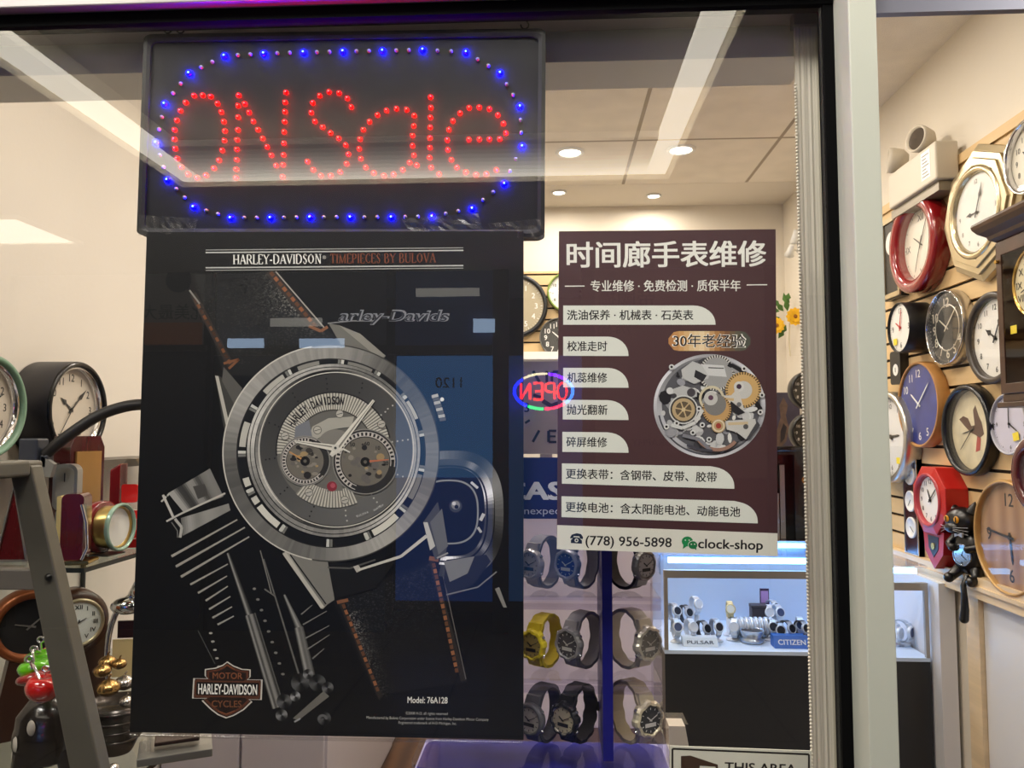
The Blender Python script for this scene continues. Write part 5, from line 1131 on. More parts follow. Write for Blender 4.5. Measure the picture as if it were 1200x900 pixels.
for s in ((625, 435, 632.5, 448, 3.4), (641, 435, 641, 448, 3), (648, 436, 656, 436, 3), (647, 436, 647, 447, 3), (615.5, 496, 621, 492.5, 2.6), (624.5, 518, 632, 504.5, 3), (643, 505, 652, 505, 2.6), (643, 518, 652, 518, 2.6), (643, 505, 643, 518, 3.4), (643, 511.5, 651, 511.5, 2.2)): bar2(*s)
b.build('numerals', INK, root)
b = MB()
for s in ((625, 463, 634, 466, 3.6), (636, 470, 646, 476, 5), (646, 476, 657, 472, 5)): bar2(*s)
b.build('clock_hand', INK, root)
b = MB(); q = k; b.text('3', 11*k*1.38, T((617.5-640)*k, (532-483)*k, .0004), .03); b.build('numeral', INK, root)
# ================================================================== WATCHES
def watch(name, label, M, s=1.0, strap=(180, 180, 182), case=(170, 170, 175), dial=(60, 60, 66), group=None, cat='watch', rug=0.0, accent=None, simple=False, ring=None):
    root = thing(name, label, cat, M @ Matrix.Scale(s, 4), group)
    sm = mat('strap_%d_%d_%d' % strap, strap, .55); cm = mat('case_%d_%d_%d' % case, case, .3, .35 if min(case) > 100 else 0); dm = mat('face_%d_%d_%d' % dial, dial, .2)
    # strap: a closed loop in the plane of the wrist, open towards the side
    b = MB(); n = 26 if simple else 44; ay, az = .033, .029; vs = []; fs = []
    for i in range(n):
        a = 2*PI*i/n; c, s_ = math.cos(a), math.sin(a)
        w = .0095+.003*max(0, c)+(.0008*(1 if i % 4 < 2 else -1)*rug if not simple else 0); th = .0042*(1.0 if c > -.7 else .75)
        y, z = ay*s_*(1+.06*abs(c)), -az+az*c
        for (dw, r) in ((-w, 0), (w, 0), (w, th), (-w, th)):
            vs.append((dw, y*(1+r/ay), z+r*c))
    for i in range(n):
        j = (i+1) % n
        for q in range(4): p = (q+1) % 4; fs.append((i*4+q, j*4+q, j*4+p, i*4+p))
    b.add(vs, fs, smooth=False)
    b.box((-.011, -.006, -2*az-.006), (.011, .006, -2*az-.0045)); b.build('strap', sm, root)
    b = MB(); R_ = .0205
    def rad(i, m): return R_*(1+rug*(.07 if (i % 6) < 3 else -.03))
    m = 48 if not simple else 24; pr = [(.8, -.002), (1.0, .000), (1.0, .006), (.93, .0095), (.80, .0105), (.74, .0085)]
    vs = [(rad(i, m)*r*math.cos(2*PI*i/m), rad(i, m)*r*math.sin(2*PI*i/m)*1.05, z) for r, z in pr for i in range(m)]
    fs = [(k*m+i, k*m+(i+1) % m, (k+1)*m+(i+1) % m, (k+1)*m+i) for k in range(len(pr)-1) for i in range(m)]; b.add(vs, fs, smooth=rug == 0)
    for sy in (-1, 1): b.hexa([(-.012, sy*.017, -.003), (.012, sy*.017, -.003), (.0105, sy*.029, -.008), (-.0105, sy*.029, -.008)], [(-.011, sy*.017, .004), (.011, sy*.017, .004), (.0095, sy*.029, -.001), (-.0095, sy*.029, -.001)])
    b.build('case', cm, root)
    b = MB(); b.lathe([(.0156, .0086), (.00001, .0086)], 32 if not simple else 20); b.build('dial', dm, root)
    if not simple:
        b = MB()
        for sx in (-1, 1):
            for a in (.6, -.6): b.cyl(.0022, 0, .0026, 10, R(a, 'Z') @ T(sx*R_*1.0, 0, .004) @ R(sx*PI/2, 'Y'))
        b.build('buttons', mat('button_steel', (190, 190, 194), .2, .8), root)
        b = MB(); lc = mat('face_detail', (206, 204, 196), .3) if max(dial) < 150 else INK
        for i in range(12): a = 2*PI*i/12; b.box((-.0004, .012, .0088), (.0004, .0145, .0092), R(a, 'Z'))
        b.box((-.0005, -.002, .0094), (.0005, .011, .0098), R(-1.1, 'Z')); b.box((-.0007, -.002, .0094), (.0007, .007, .0098), R(.9, 'Z')); b.box((-.008, -.008, .0088), (.008, -.0035, .0091)); b.build('dial_marks', lc, root)
        if ring: b = MB(); b.lathe([(.0160, .0087), (.0168, .0098), (.0175, .0100)], 40); b.build('bezel_ring', mat('ring_%d_%d_%d' % ring, ring, .25, .5), root)
    return root
# ---- the acrylic watch stand in the window
Y0, Y1 = 1.205, 1.345
xl, xr, xd0, xd1 = P(500, 700, Y0).x, P(778, 700, Y0).x, P(705.5, 700, Y0).x, P(717.5, 700, Y0).x
ztop = P(640, 540, Y0).z; zt = [P(660, 697, 1.23).z, P(660, 793, 1.23).z]; zbase = P(640, 886, 1.22).z
st = thing('watch_stand', 'clear acrylic watch display with blue upright and blue base, between the two posters', 'display stand', T((xl+xr)/2, 1.27, zbase-.12))
PB = mat('stand_back_white', (214, 208, 214), .5)
_n = PB.node_tree; _t = _n.nodes.new('ShaderNodeBsdfTranslucent'); _t.inputs[0].default_value = (.9, .86, .92, 1); _a = _n.nodes.new('ShaderNodeMixShader'); _a.inputs[0].default_value = .65
_n.links.new(_n.nodes['Principled BSDF'].outputs[0], _a.inputs[1]); _n.links.new(_t.outputs[0], _a.inputs[2]); _n.links.new(_a.outputs[0], _n.nodes['Material Output'].inputs[0]); BLUEP = mat('deep_blue_panel', (14, 16, 112), .35)
b = MB(); b.box((xl, Y1-.006, zbase), (xr, Y1, ztop-.002)); kid(b, 'back_panel', PB, st)
b = MB(); b.box((xd0, Y0, zbase+.0005), (xd1, Y1-.0065, ztop-.04)); kid(b, 'divider', BLUEP, st)
for x in (xl, xr-.004):
    b = MB(); b.box((x, Y0, zbase+.0005), (x+.004, Y1-.0065, ztop-.04)); o = kid(b, 'side_panel', ACRYL, st)
def tray(x0, x1, z):
    b = MB(); b.box((x0, Y0+.002, z-.004), (x1, Y1-.007, z)); b.box((x0, Y0, z-.016), (x1, Y0+.003, z+.004)); b.build('tray_tmp', ACRYL); 
for x0, x1, zs in ((xl+.0045, xd0-.0005, zt), (xd1+.0005, xr-.0045, zt)):
    for z in zs:
        b = MB(); b.box((x0, Y0+.004, z-.004), (x1, Y1-.007, z)); b.box((x0, Y0, z-.018), (x1, Y0+.0035, z+.003)); b.box((x0, Y0+.004, z-.018), (x1, Y0+.03, z-.0145)); kid(b, 'tray', ACRYL, st)
b = MB(); rb = rrect(xl-.02, Y0-.035, xr+.012, Y1+.01, .03); b.prism(rb, zbase-.12, zbase-.0305); kid(b, 'base', mat('stand_base_blue', (92, 94, 170), .25, coat=.5), st)
b = MB(); b.prism(rb, zbase-.03, zbase-.0005); kid(b, 'base_top', ACRYLB, st)
# plinth the stand is set on
b = MB(); b.box((xl-.06, Y0-.045, 0), (xr+.06, Y1+.24, zbase-.1205)); pl = kid(b, 'plinth', mat('white_laminate', (0, 0, 0)), thing('display_plinth', 'white plinth under the acrylic watch stand', 'plinth', T((xl+xr)/2, 1.3, 0)))
# header card
root = thing('brand_card', 'dark blue header card with big white letters on top of the watch stand', 'sign', T(*P(640, 608, 1.20)))
x0, x1 = P(575, 570, 1.2).x, P(705, 570, 1.2).x; z0, z1 = P(640, 608, 1.2).z, P(640, 536, 1.2).z
b = MB(); b.box((x0, 1.196, z0+.0005), (x1, 1.2, z1)); kid(b, 'card', mat('navy_card', (16, 18, 84), .35), root)
A = Art(1.1958); A.text('CASIO', 645, 585, 21, (222, 224, 232), width=112, bold=.06); A.text('unexpected', 641, 602.5, 8.6, (196, 198, 216), width=68, bold=.0); kid(A, 'printed_lettering', PRINT, root)
b = MB(); b.box((x0+.02, 1.2005, z0-.09), (x1-.02, 1.2040, z1-.01)); kid(b, 'support', ACRYL, root)
GW = 'watches on the acrylic stand'
for px, py, hp, yaw, args, lab in (
    (624, 664, 54, -.6, dict(strap=(150, 148, 152), case=(196, 192, 184), dial=(196, 190, 172), rug=.4, ring=(170, 168, 160)), 'pale grey watch with cream dial, upper tray against the black poster edge'),
    (667, 664, 54, -.65, dict(strap=(150, 152, 160), case=(176, 180, 190), dial=(40, 46, 130), rug=.5), 'grey watch with blue dial on the upper tray left of the blue upright'),
    (626, 755, 54, -.55, dict(strap=(214, 190, 40), case=(226, 204, 50), dial=(170, 150, 90), rug=.8), 'bright yellow sports watch on the middle tray'),
    (669, 756, 57, -.65, dict(strap=(140, 138, 138), case=(168, 166, 164), dial=(84, 82, 86), rug=.6), 'grey sports watch beside the yellow one'),
    (624, 853, 57, -.55, dict(strap=(66, 66, 70), case=(92, 92, 94), dial=(190, 184, 168), ring=(190, 186, 176)), 'dark grey watch with silver dial, lowest row by the black poster'),
    (664, 856, 58, -.6, dict(strap=(22, 22, 24), case=(26, 26, 28), dial=(180, 170, 140), rug=1.0, ring=(170, 164, 150)), 'black rugged watch with gold-grey dial on the lowest row'),
    (752, 664, 54, .7, dict(strap=(46, 46, 50), case=(150, 148, 146), dial=(190, 190, 190), rug=.3), 'black and silver watch right of the blue upright, under the maroon poster'),
    (756, 745, 60, .65, dict(strap=(196, 190, 172), case=(212, 206, 190), dial=(120, 118, 112), rug=.8), 'cream sports watch on the middle tray right of the blue upright'),
    (757, 838, 62, .55, dict(strap=(192, 180, 146), case=(212, 202, 170), dial=(62, 64, 66), rug=.8), 'beige sports watch with dark round display on the lowest row right of the blue upright')):
    Yw = 1.245; s = hp*Yw/F/.066; v = P(px, py, Yw)
    zrest = (zt[0] if py < 700 else zt[1] if py < 800 else zbase)+.0335*s*1.16+.001
    w = watch('watch', lab, T(v.x, Yw, zrest) @ R(yaw, 'Z') @ faceC(Vector((0, 0, 0))), s, group=GW, **args)
# ================================================================== LIT SHOWCASES
YC = 2.55
def zc(py, Y=YC): return P(860, py, Y).z
xc0, xc1 = .36, P(955, 700, YC).x+.12
CB = mat('showcase_white', (200, 218, 240), .5); CBK = mat('showcase_base_dark', (34, 36, 39), .35); CR_ = mat('showcase_rail', (176, 170, 160), .3, .6)
def showcase(label, x0, x1, zf, zrail, ztop, zlow, depth=.42):
    root = thing('showcase', label, 'display case', T((x0+x1)/2, YC+depth/2, 0), 'lit glass counters')
    b = MB(); b.box((x0, YC+.001, 0), (x1, YC+depth, zf-.012)); kid(b, 'base', CBK, root)
    b = MB(); b.box((x0, YC, zf-.0115), (x1, YC+depth, zf)); kid(b, 'deck', CB, root)
    b = MB(); b.box((x0, YC+depth-.012, zf+.0005), (x1, YC+depth, ztop-.0005)); kid(b, 'back_panel', CB, root)
    b = MB(); b.box((x0, YC, zrail-.016), (x1, YC+.02, zrail+.008)); kid(b, 'rail', CR_, root)
    b = MB(); b.box((x0+.01, YC+.001, zf+.0005), (x1-.01, YC+.006, zrail-.0165)); kid(b, 'front_pane', CRYSTAL, root)
    b = MB(); b.box((x0, YC, ztop), (x1, YC+depth, ztop+.008)); kid(b, 'top_pane', ACRYL, root)
    b = MB(); b.box((x0+.02, YC+.03, ztop-.022), (x1-.02, YC+.05, ztop-.006)); b.box((x0+.02, YC+depth-.04, ztop-.022), (x1-.02, YC+depth-.02, ztop-.006)); kid(b, 'tube_light', mat('case_tube', (130, 195, 255), .4, emit=CASE_E), root)
    for x in (x0, x1-.012): b = MB(); b.box((x, YC, zf+.0005), (x+.012, YC+.012, zrail-.0165)); kid(b, 'corner_post', CR_, root)
    return root
zf1 = zc(763); showcase('lit glass counter full of watches under the maroon poster', xc0, xc1, zf1, zc(672), zc(654), 0)
zf2 = zc(768); showcase('end section of the lit counter showing two pale watches, by the white end post', xc1+.003, P(1090, 760, YC).x, zf2, zc(684), zc(664), 0)
b = MB(); b.box((P(1091, 700, YC).x, YC-.05, 0), (XR-.0005, YC+.42, zc(678))); t_ = thing('end_panel', 'white end post between the lit counter and the side wall', 'panel', T(XR-.03, YC, 0)); kid(b, 'board', mat('white_laminate', (0, 0, 0)), t_)
b = MB(); b.box((P(955, 700, YC).x-.0, YC+.10, zf1), (P(955, 700, YC).x+.004, YC+.3, zf1+.25))
GC = 'watches in the lit counter'
tones = [((150, 160, 175), (206, 214, 222), (40, 44, 56)), ((206, 214, 224), (220, 226, 232), (220, 224, 228)), ((40, 40, 46), (180, 186, 194), (30, 32, 40)), ((176, 186, 198), (212, 220, 228), (70, 84, 120)), ((206, 190, 140), (214, 200, 150), (230, 226, 210))]
protos = [watch('watch', 'watch', T(0, 0, -5), 1, *t_, group=GC, simple=True) for t_ in tones]
STW = mat('display_white', (222, 228, 236), .5)
spots = [(793, 716, 2.76, 0, 'leftmost watch in the lit counter, high on a stand'), (807, 718, 2.80, 2, 'dark-dialled watch second from the left at the back of the lit counter'), (818, 708, 2.78, 1, 'large pale watch raised above the PULSAR block'), (794, 738, 2.62, 3, 'silver watch at the front left of the lit counter'), (812, 738, 2.64, 1, 'white watch standing behind the PULSAR block'), (828, 740, 2.66, 2, 'black-strapped watch behind the right end of the PULSAR block'), (842, 738, 2.64, 0, 'silver watch just right of the PULSAR block'),
         (856, 714, 2.72, 4, 'gold-toned watch raised alone in the middle of the lit counter'), (860, 738, 2.66, 1, 'pale watch left of the round tray'), (902, 718, 2.80, 1, 'pale watch high behind the CITIZEN block'), (909, 712, 2.82, 0, 'highest watch right of the purple card'), (914, 718, 2.76, 3, 'silver watch below the highest one by the purple card'), (906, 738, 2.66, 0, 'steel watch leaning left of the CITIZEN block'), (915, 742, 2.64, 2, 'black-strapped watch above the C of the CITIZEN block'), (927, 740, 2.64, 2, 'black-strapped watch above the middle of the CITIZEN block'), (938, 736, 2.66, 3, 'silver watch above the right end of the CITIZEN block'), (944, 740, 2.62, 2, 'rightmost watch of the lit counter beside the blind')]
used = set()
for px, py, Yw, k, lab in spots:
    v = P(px, py-(3 if py > 730 else 0), Yw); c = protos[k] if k not in used else copy_tree(protos[k]); used.add(k)
    c.matrix_world = T(*v) @ R(random.Random(px*7).uniform(-.5, .5), 'Z') @ faceC(Vector((0, 0, 0))) @ R(-.35, 'X') @ Matrix.Scale(.84, 4); c['label'] = lab
    top = v.z-.034; q = MB(); h = max(top-zf1, .006)
    q.lathe([(.00001, 0), (.021, 0), (.019, .004), (.009, .010 if h > .02 else .005), (.009, h), (.00001, h)], 18, T(v.x, Yw+.027, zf1+.0006)); o = q.build('watch_rest', STW); tag(o, 'white pedestal under the '+lab[:60], 'watch rest', 'pedestals in the lit counter')
    if len(o['label'].split()) > 15: o['label'] = ' '.join(o['label'].split()[:15])
# end section watches
for px, py, k, lab in ((1053, 742, 1, 'dark-faced pale watch at the post in the end section of the counter'), (1066, 741, 3, 'pale watch right of the other one in the end section of the counter')):
    v = P(px, py, 2.68); c = copy_tree(protos[k]); c.matrix_world = T(*v) @ R(.7, 'Z') @ faceC(Vector((0, 0, 0))) @ Matrix.Scale(1.0, 4); c['label'] = lab
    q = MB(); h = max(v.z-.036-zf2, .006); q.lathe([(.00001, 0), (.022, 0), (.02, h), (.00001, h)], 18, T(v.x-.01, 2.70, zf2+.0006)); o = q.build('watch_rest', STW); tag(o, 'white pedestal under the '+lab[:50].rsplit(' ', 2)[0], 'watch rest', 'pedestals in the lit counter')
def block(name, label, px0, px1, py, hpx, Yb, m, txt, tm, tilt=-.5):
    a, b_ = P(px0, py, Yb), P(px1, py, Yb); h = hpx*Yb/F; root = thing(name, label, 'sign', frameM(Vector(((a.x+b_.x)/2, Yb, zf1+.0006)), (1, 0, 0), (0, 0, 1), (0, -1, 0))); w = (b_.x-a.x)/2
    q = MB(); q.hexa([(-w, 0, 0), (w, 0, 0), (w, 0, -.05), (-w, 0, -.05)], [(-w, h, -.018), (w, h, -.018), (w, h, -.05), (-w, h, -.05)]); q.build('block', m, root)
    q = MB(); M = T(0, h*.5, -.009+.0006) @ R(-math.atan2(.018, h), 'X'); 
    vs, fs, gw = glyphs(txt, .03); kx = w*1.55/gw; q.add([((v_[0]-gw/2)*kx, (v_[1]-.36)*h*.62, .0005+4e-5*v_[2]) for v_ in vs], fs, M); q.build('lettering', tm, root); return root
block('name_block', 'white PULSAR name block at the front left of the lit counter', 801, 842, 755, 9, 2.59, mat('block_white', (200, 214, 228), .4), 'PULSAR', mat('block_ink', (70, 84, 104), .5))
block('name_block', 'blue CITIZEN name block at the front right of the lit counter', 908, 950, 757, 13, 2.585, mat('block_blue', (52, 104, 190), .4), 'CITIZEN', STW)
root = thing('watch_tray', 'round dark-topped watch tray in the middle of the lit counter', 'tray', T(P(881, 740, 2.66).x, 2.66, zf1+.0006))
b = MB(); b.lathe([(.00001, 0), (.034, 0), (.038, .004), (.038, .012), (.03, .016), (.040, .038), (.040, .041), (.037, .041), (.036, .036)], 40); b.build('bowl', mat('tray_steel', (190, 204, 220), .2, .7), root); b = MB(); b.cyl(.0362, .030, .036, 32); b.build('felt', mat('tray_dark', (48, 46, 50), .7), root)
root = thing('bracelet_roll', 'white bracelet roll behind the round tray in the lit counter', 'bracelet roll', T(P(880, 728, 2.72).x, 2.72, zf1+.036))
b = MB()
for i in range(9): b.lathe([(.026, -.006), (.033, -.004), (.033, .004), (.026, .006)], 24, T(-.066+i*.0165, 0, 0) @ R(PI/2, 'Y'))
b.build('links', mat('pearl_bracelet', (210, 216, 222), .25, .5), root); b = MB(); b.cyl(.027, -.078, .078, 20, R(PI/2, 'Y')); b.build('core', STW, root)
root = thing('price_card', 'small purple card standing among the watches of the lit counter', 'card', T(P(896, 702, 2.86).x, 2.86, zf1+.0006))
h = P(896, 690, 2.86).z-zf1; b = MB(); b.box((-.016, -.0, 0), (.016, .004, h)); b.build('card', mat('card_dark', (60, 40, 70), .5), root); b = MB(); b.box((-.013, -.0008, h-.05), (.013, -.0002, h-.008)); b.build('picture', mat('card_purple', (190, 150, 206), .5), root)
root = thing('gift_box', 'dark strap box behind the round tray in the lit counter', 'box', T(P(889, 722, 2.83).x, 2.83, zf1+.0006)); b = MB(); b.box((-.028, -.02, 0), (.028, .02, .075)); b.build('body', mat('box_dark', (58, 50, 52), .5), root, bevel=.002); b = MB(); b.box((-.029, -.021, .0755), (.029, .021, .088)); b.build('lid', mat('box_dark', (0, 0, 0)), root, bevel=.002)
# carton by the notice
v = P(800, 880, 1.50); root = thing('clear_box', 'small clear box with pale paper at the corner of the notice', 'box', T(v.x, 1.50, 0.915)); h = P(800, 842, 1.5).z-.915
b = MB(); b.hexa([(-.03, -.03, 0), (.035, -.03, 0), (.035, .03, 0), (-.03, .03, 0)], [(-.03, -.03, h), (.006, -.03, h), (.006, .03, h), (-.03, .03, h)]); b.build('box', ACRYL, root); b = MB(); b.hexa([(-.028, -.02, .001), (.018, -.02, .001), (.018, .02, .001), (-.028, .02, .001)], [(-.028, -.02, h*.93), (.002, -.02, h*.93), (.002, .02, h*.93), (-.028, .02, h*.93)]); b.build('paper', mat('pale_paper', (206, 198, 176), .6), root)
b = MB(); b.box((xr+.0615, 1.45, 0), (.345, 1.6, .9145)); t_ = thing('display_plinth', 'narrow white plinth beside the watch stand, carrying the clear box', 'plinth', T(.3, 1.53, 0)); kid(b, 'body', mat('white_laminate', (0, 0, 0)), t_)
# low white cabinet seen under the black poster
root = thing('cabinet', 'low pale lilac cabinet under the lower edge of the black poster', 'cabinet', T(-1.1, 3.2, 0))
LIL = mat('pale_lilac_laminate', (196, 190, 196), .4)
b = MB(); b.box((XL+.005, 2.7, .05), (-.78, 3.9, .80)); b.box((XL+.005, 2.72, 0), (-.80, 3.9, .0495)); kid(b, 'body', LIL, root)
for x0, x1 in ((XL+.012, -1.085), (-1.075, -.788)):
    b = MB(); b.box((x0, 2.682, .07), (x1, 2.6995, .79)); kid(b, 'door', LIL, root, bevel=.002)
# ================================================================== LEFT WINDOW DISPLAY
YGL = glassmat('shelf_glass', 1.5, (.86, .90, .88), .02); EDGE = mat('shelf_edge', (40, 44, 44), .2, .3)
zs = 1.284
def shelf(label, x0, x1, y0, y1, z, th=.009):
    root = thing('glass_shelf', label, 'shelf', T((x0+x1)/2, (y0+y1)/2, z-th)); b = MB(); b.box((x0, y0, z-th), (x1-.004, y1, z)); kid(b, 'pane', YGL, root)
    b = MB(); b.box((x1-.0035, y0, z-th), (x1, y1, z)); b.box((x0, y0-.004, z-th), (x1, y0-.0005, z)); kid(b, 'edge_strip', EDGE, root); return root
xs = P(100, 668, 1.5).x
shelf('upper glass shelf of the window display carrying the red clocks', XL+.004, xs, 1.50, 2.35, zs)
zl = .89; shelf('lower glass shelf of the window display under the fruit ornaments', XL+.004, -.80, 1.34, 2.35, zl)
zu = 1.481; b = MB(); b.box((XL+.001, 1.62, zu-.014), (XL+.20, 2.45, zu-.004)); root = thing('wall_ledge', 'narrow dark grey ledge on the left wall behind the red crystal clock', 'shelf', T(XL+.1, 2, zu-.02)); kid(b, 'board', mat('ledge_grey', (92, 86, 78), .4, .3), root); b = MB(); b.box((XL+.2005, 1.62, zu-.022), (XL+.206, 2.45, zu)); kid(b, 'edge_strip', mat('ledge_grey', (0, 0, 0)), root)
# supports of the shelves
root = thing('shelf_upright', 'slim dark shelf upright seen under the upper glass shelf', 'shelf support', T(*P(96, 690, 2.2))); b = MB(); v = P(97, 690, 2.2); b.box((v.x-.005, 2.196, zl+.0005), (v.x+.005, 2.204, zs-.0095)); kid(b, 'post', EDGE, root)
def leftclock(label, cx, cy, hpx, X, case_m, rim_m, rimw, bulge, tm):
    v = PX(cx, cy, X); t = X-XL-.0005; root = thing('wall_clock', label, 'clock', wallL(Vector((XL+.0005, v.y, v.z))), 'clocks on the left wall'); R_ = dia(hpx, v.y)/2
    ri, d = round_case(root, R_, t, R_*rimw, case_m, rim_m, bulge, .022); b = MB(); b.lathe([(ri*1.01, t-.004), (ri*.97, t-.002), (ri*.96, d)], 60); b.build('inner_ring', CHROME, root)
    dial_face(root, ri*.97, d, mat('paper_dial', (214, 204, 188), .55), range(1, 13), INK, INK, tm, sec=36, nh=.19, nr=.78, ticks=False, crystal=t-.006, hw=.045, hs='spade', sec_m=mat('thin_hand', (0, 0, 0))); return root, ri, d
leftclock('round clock with mint green rim on the left wall, cut by the frame edge', -12, 476, 128, -1.27, mat('dark_case', (46, 46, 52), .4), mat('mint_rim', (122, 156, 132), .35), .14, .010, (1, 11))
r, ri, d = leftclock('deep charcoal-cased round clock with tan dial, right of the mint green one', 92, 480, 116, -1.262, mat('dark_case', (0, 0, 0)), mat('black_gloss', (18, 18, 20), .2), .12, .008, (10, 8))
b = MB(); b.box((.02, -.062, d+.0008), (.05, -.045, d+.0012)); o = b.build('price_tag', WHITE, r)
# gooseneck
def crv(pts, n=24):
    out = []
    for i in range(n+1):
        t = i/n*(len(pts)-1); k = min(int(t), len(pts)-2); f = t-k; p0, p1, p2, p3 = pts[max(k-1, 0)], pts[k], pts[k+1], pts[min(k+2, len(pts)-1)]
        out.append(.5*((2*p1)+(p2-p0)*f+(2*p0-5*p1+4*p2-p3)*f*f+(3*p1-p0-3*p2+p3)*f**3))
    return out
Yn = 1.62; root = thing('gooseneck_lamp', 'black gooseneck arm curving up behind the poster from a clamp at the ladder', 'lamp', T(*P(50, 560, Yn)))
b = MB(); b.tube(crv([P(54, 532, Yn), P(75, 514, Yn), P(110, 490, Yn+.02), P(140, 478, Yn+.04), P(168, 474, Yn+.05), P(200, 478, Yn+.05), P(222, 500, Yn+.04)]), .0125, 14); kid(b, 'arm', mat('black_sleeve', (26, 23, 21), .5), root)
v = P(44, 530, Yn); b = MB(); b.box((v.x-.03, Yn-.02, v.z-.05), (v.x+.012, Yn+.02, v.z+.03)); b.box((v.x+.0125, Yn-.012, v.z-.035), (v.x+.03, Yn+.012, v.z-.005)); kid(b, 'clamp', mat('navy_clamp', (38, 42, 52), .4), root, bevel=.004)
v = P(57, 546, Yn); b = MB(); b.prism([(-.02, -.02), (.012, -.024), (.02, .004), (-.008, .022)], 0, .012, faceC(v)); kid(b, 'clamp_jaw', mat('grey_plastic', (0, 0, 0)), root)
v = P(222, 503, Yn+.04); b = MB(); b.lathe([(.00001, .05), (.014, .05), (.018, .03), (.045, -.02), (.043, -.02), (.014, .028)], 24, T(v.x, v.y, v.z-.045)); kid(b, 'lamp_shade', BLK, root)
# ---- folding ladder in front
Yd = 1.27; LAD = mat('ladder_grey', (92, 88, 78), .42, .35, var=.08, vs=10)
root = thing('step_ladder', 'grey metal folding step ladder standing in the window at the lower left', 'ladder', T(*P(60, 900, Yd)))
def strut(p, q, w0, w1, y, th, name, m=LAD):
    a, b_ = P(*p, y), P(*q, y); mb = MB()
    mb.hexa([(a.x-w0/2, y-th/2, a.z), (a.x+w0/2, y-th/2, a.z), (a.x+w0/2, y+th/2, a.z), (a.x-w0/2, y+th/2, a.z)][::-1], [(b_.x-w1/2, y-th/2, b_.z), (b_.x+w1/2, y-th/2, b_.z), (b_.x+w1/2, y+th/2, b_.z), (b_.x-w1/2, y+th/2, b_.z)][::-1]); return kid(mb, name, m, root, bevel=.003)
strut((30, 545), (136, 1040), .040, .056, Yd, .03, 'leg')
strut((-150, 545), (-260, 1040), .040, .056, Yd, .03, 'leg')
a, b_ = P(-170, 538, Yd), P(44, 558, Yd); mb = MB(); mb.box((a.x, Yd-.10, b_.z), (b_.x, Yd-.0155, a.z)); mb.box((a.x, Yd-.0155, b_.z+.004), (b_.x-.01, Yd+.03, a.z-.002)); kid(mb, 'top_step', LAD, root, bevel=.006, seg=3)
a, b_ = P(-200, 664, Yd), P(52, 690, Yd); mb = MB(); mb.box((a.x, Yd-.013, b_.z), (b_.x, Yd+.012, a.z)); kid(mb, 'cross_bar', mat('bar_grey', (112, 106, 98), .4, .4), root, bevel=.002)
mb = MB(); v = P(57, 676, Yd-.017); mb.lathe([(.006, 0), (.0055, .003), (.00001, .005)], 14, faceC(v)); kid(mb, 'bolt', mat('bolt_dark', (38, 36, 34), .35, .7), root)
# ---- things on the upper shelf
def stand_at(name, label, cat, px, Y, ang=0, z=zs, group=None): v = P(px, 650, Y); return thing(name, label, cat, T(v.x, Y, z+.0006) @ R(ang, 'Z'), group), F/Y
GS = 'small clocks on the upper glass shelf'
# pyramid
root, k = stand_at('pyramid_clock', 'brown triangular clock with silver edges behind the ladder bars', 'clock', 14, 1.56, .1)
h = 88/k; b = MB(); w = 17/k; b.prism([(-w, .004), (w, .004), (0, h)], -.03, 0, frameM((0, 0, 0), (1, 0, 0), (0, 0, 1), (0, -1, 0))); b.build('body', MAHOG, root)
b = MB(); b.frame([(-w*1.16, 0), (w*1.16, 0), (0, h*1.05)], [(-w*.98, .0045), (w*.98, .0045), (0, h*.99)], -.031, .004, frameM((0, 0, 0), (1, 0, 0), (0, 0, 1), (0, -1, 0))); b.build('frame', SILV, root)
# gable clock at the back
root, k = stand_at('mantel_clock', 'tall mahogany clock with a gabled top and gold glass front, behind the others', 'clock', 99, 1.80, 1.2)
h = 130/k; w = .045; dp = .075; Mf = frameM((0, 0, 0), (1, 0, 0), (0, 0, 1), (0, -1, 0))
b = MB(); b.prism([(-w, 0), (w, 0), (w, h*.90), (w*.75, h), (-w*.75, h), (-w, h*.90)], -dp, 0, Mf); b.build('case', MAHOG, root, bevel=.002)
b = MB(); b.box((-w*.72, .015, .0002), (w*.72, h*.86, .006), Mf); b.build('front_panel', mat('gold_glass', (190, 152, 92), .2, .6, var=.2, vs=14, stretch=(1, 1, .2)), root)
b = MB(); b.lathe([(w*.5, .0065), (w*.46, .009), (.00001, .009)], 32, Mf @ T(0, h*.3, 0)); b.build('dial', mat('gilt_face', (214, 188, 120), .3, .5), root)
# silver capsule clock
root, k = stand_at('alarm_clock', 'small silver capsule-shaped clock peeping over the dark lacquer clock', 'clock', 73, 1.70, .2); h = 104/k; b = MB()
b.prism(rrect(-.026, .09, .026, h, .018), -.03, .0, Mf); b.prism(rrect(-.02, 0, .02, .09, .004), -.026, -.004, Mf); b.build('case', mat('satin_silver', (150, 150, 146), .3, .6), root, bevel=.004); b = MB(); b.prism(rrect(-.019, .10, .019, h-.008, .013), .0004, .002, Mf); b.build('dial', mat('grey_face', (140, 138, 130), .3), root)
b = MB(); b.box((-.001, h-.04, .0022), (.001, h-.02, .0032), Mf); b.build('clock_hand', INK, root)
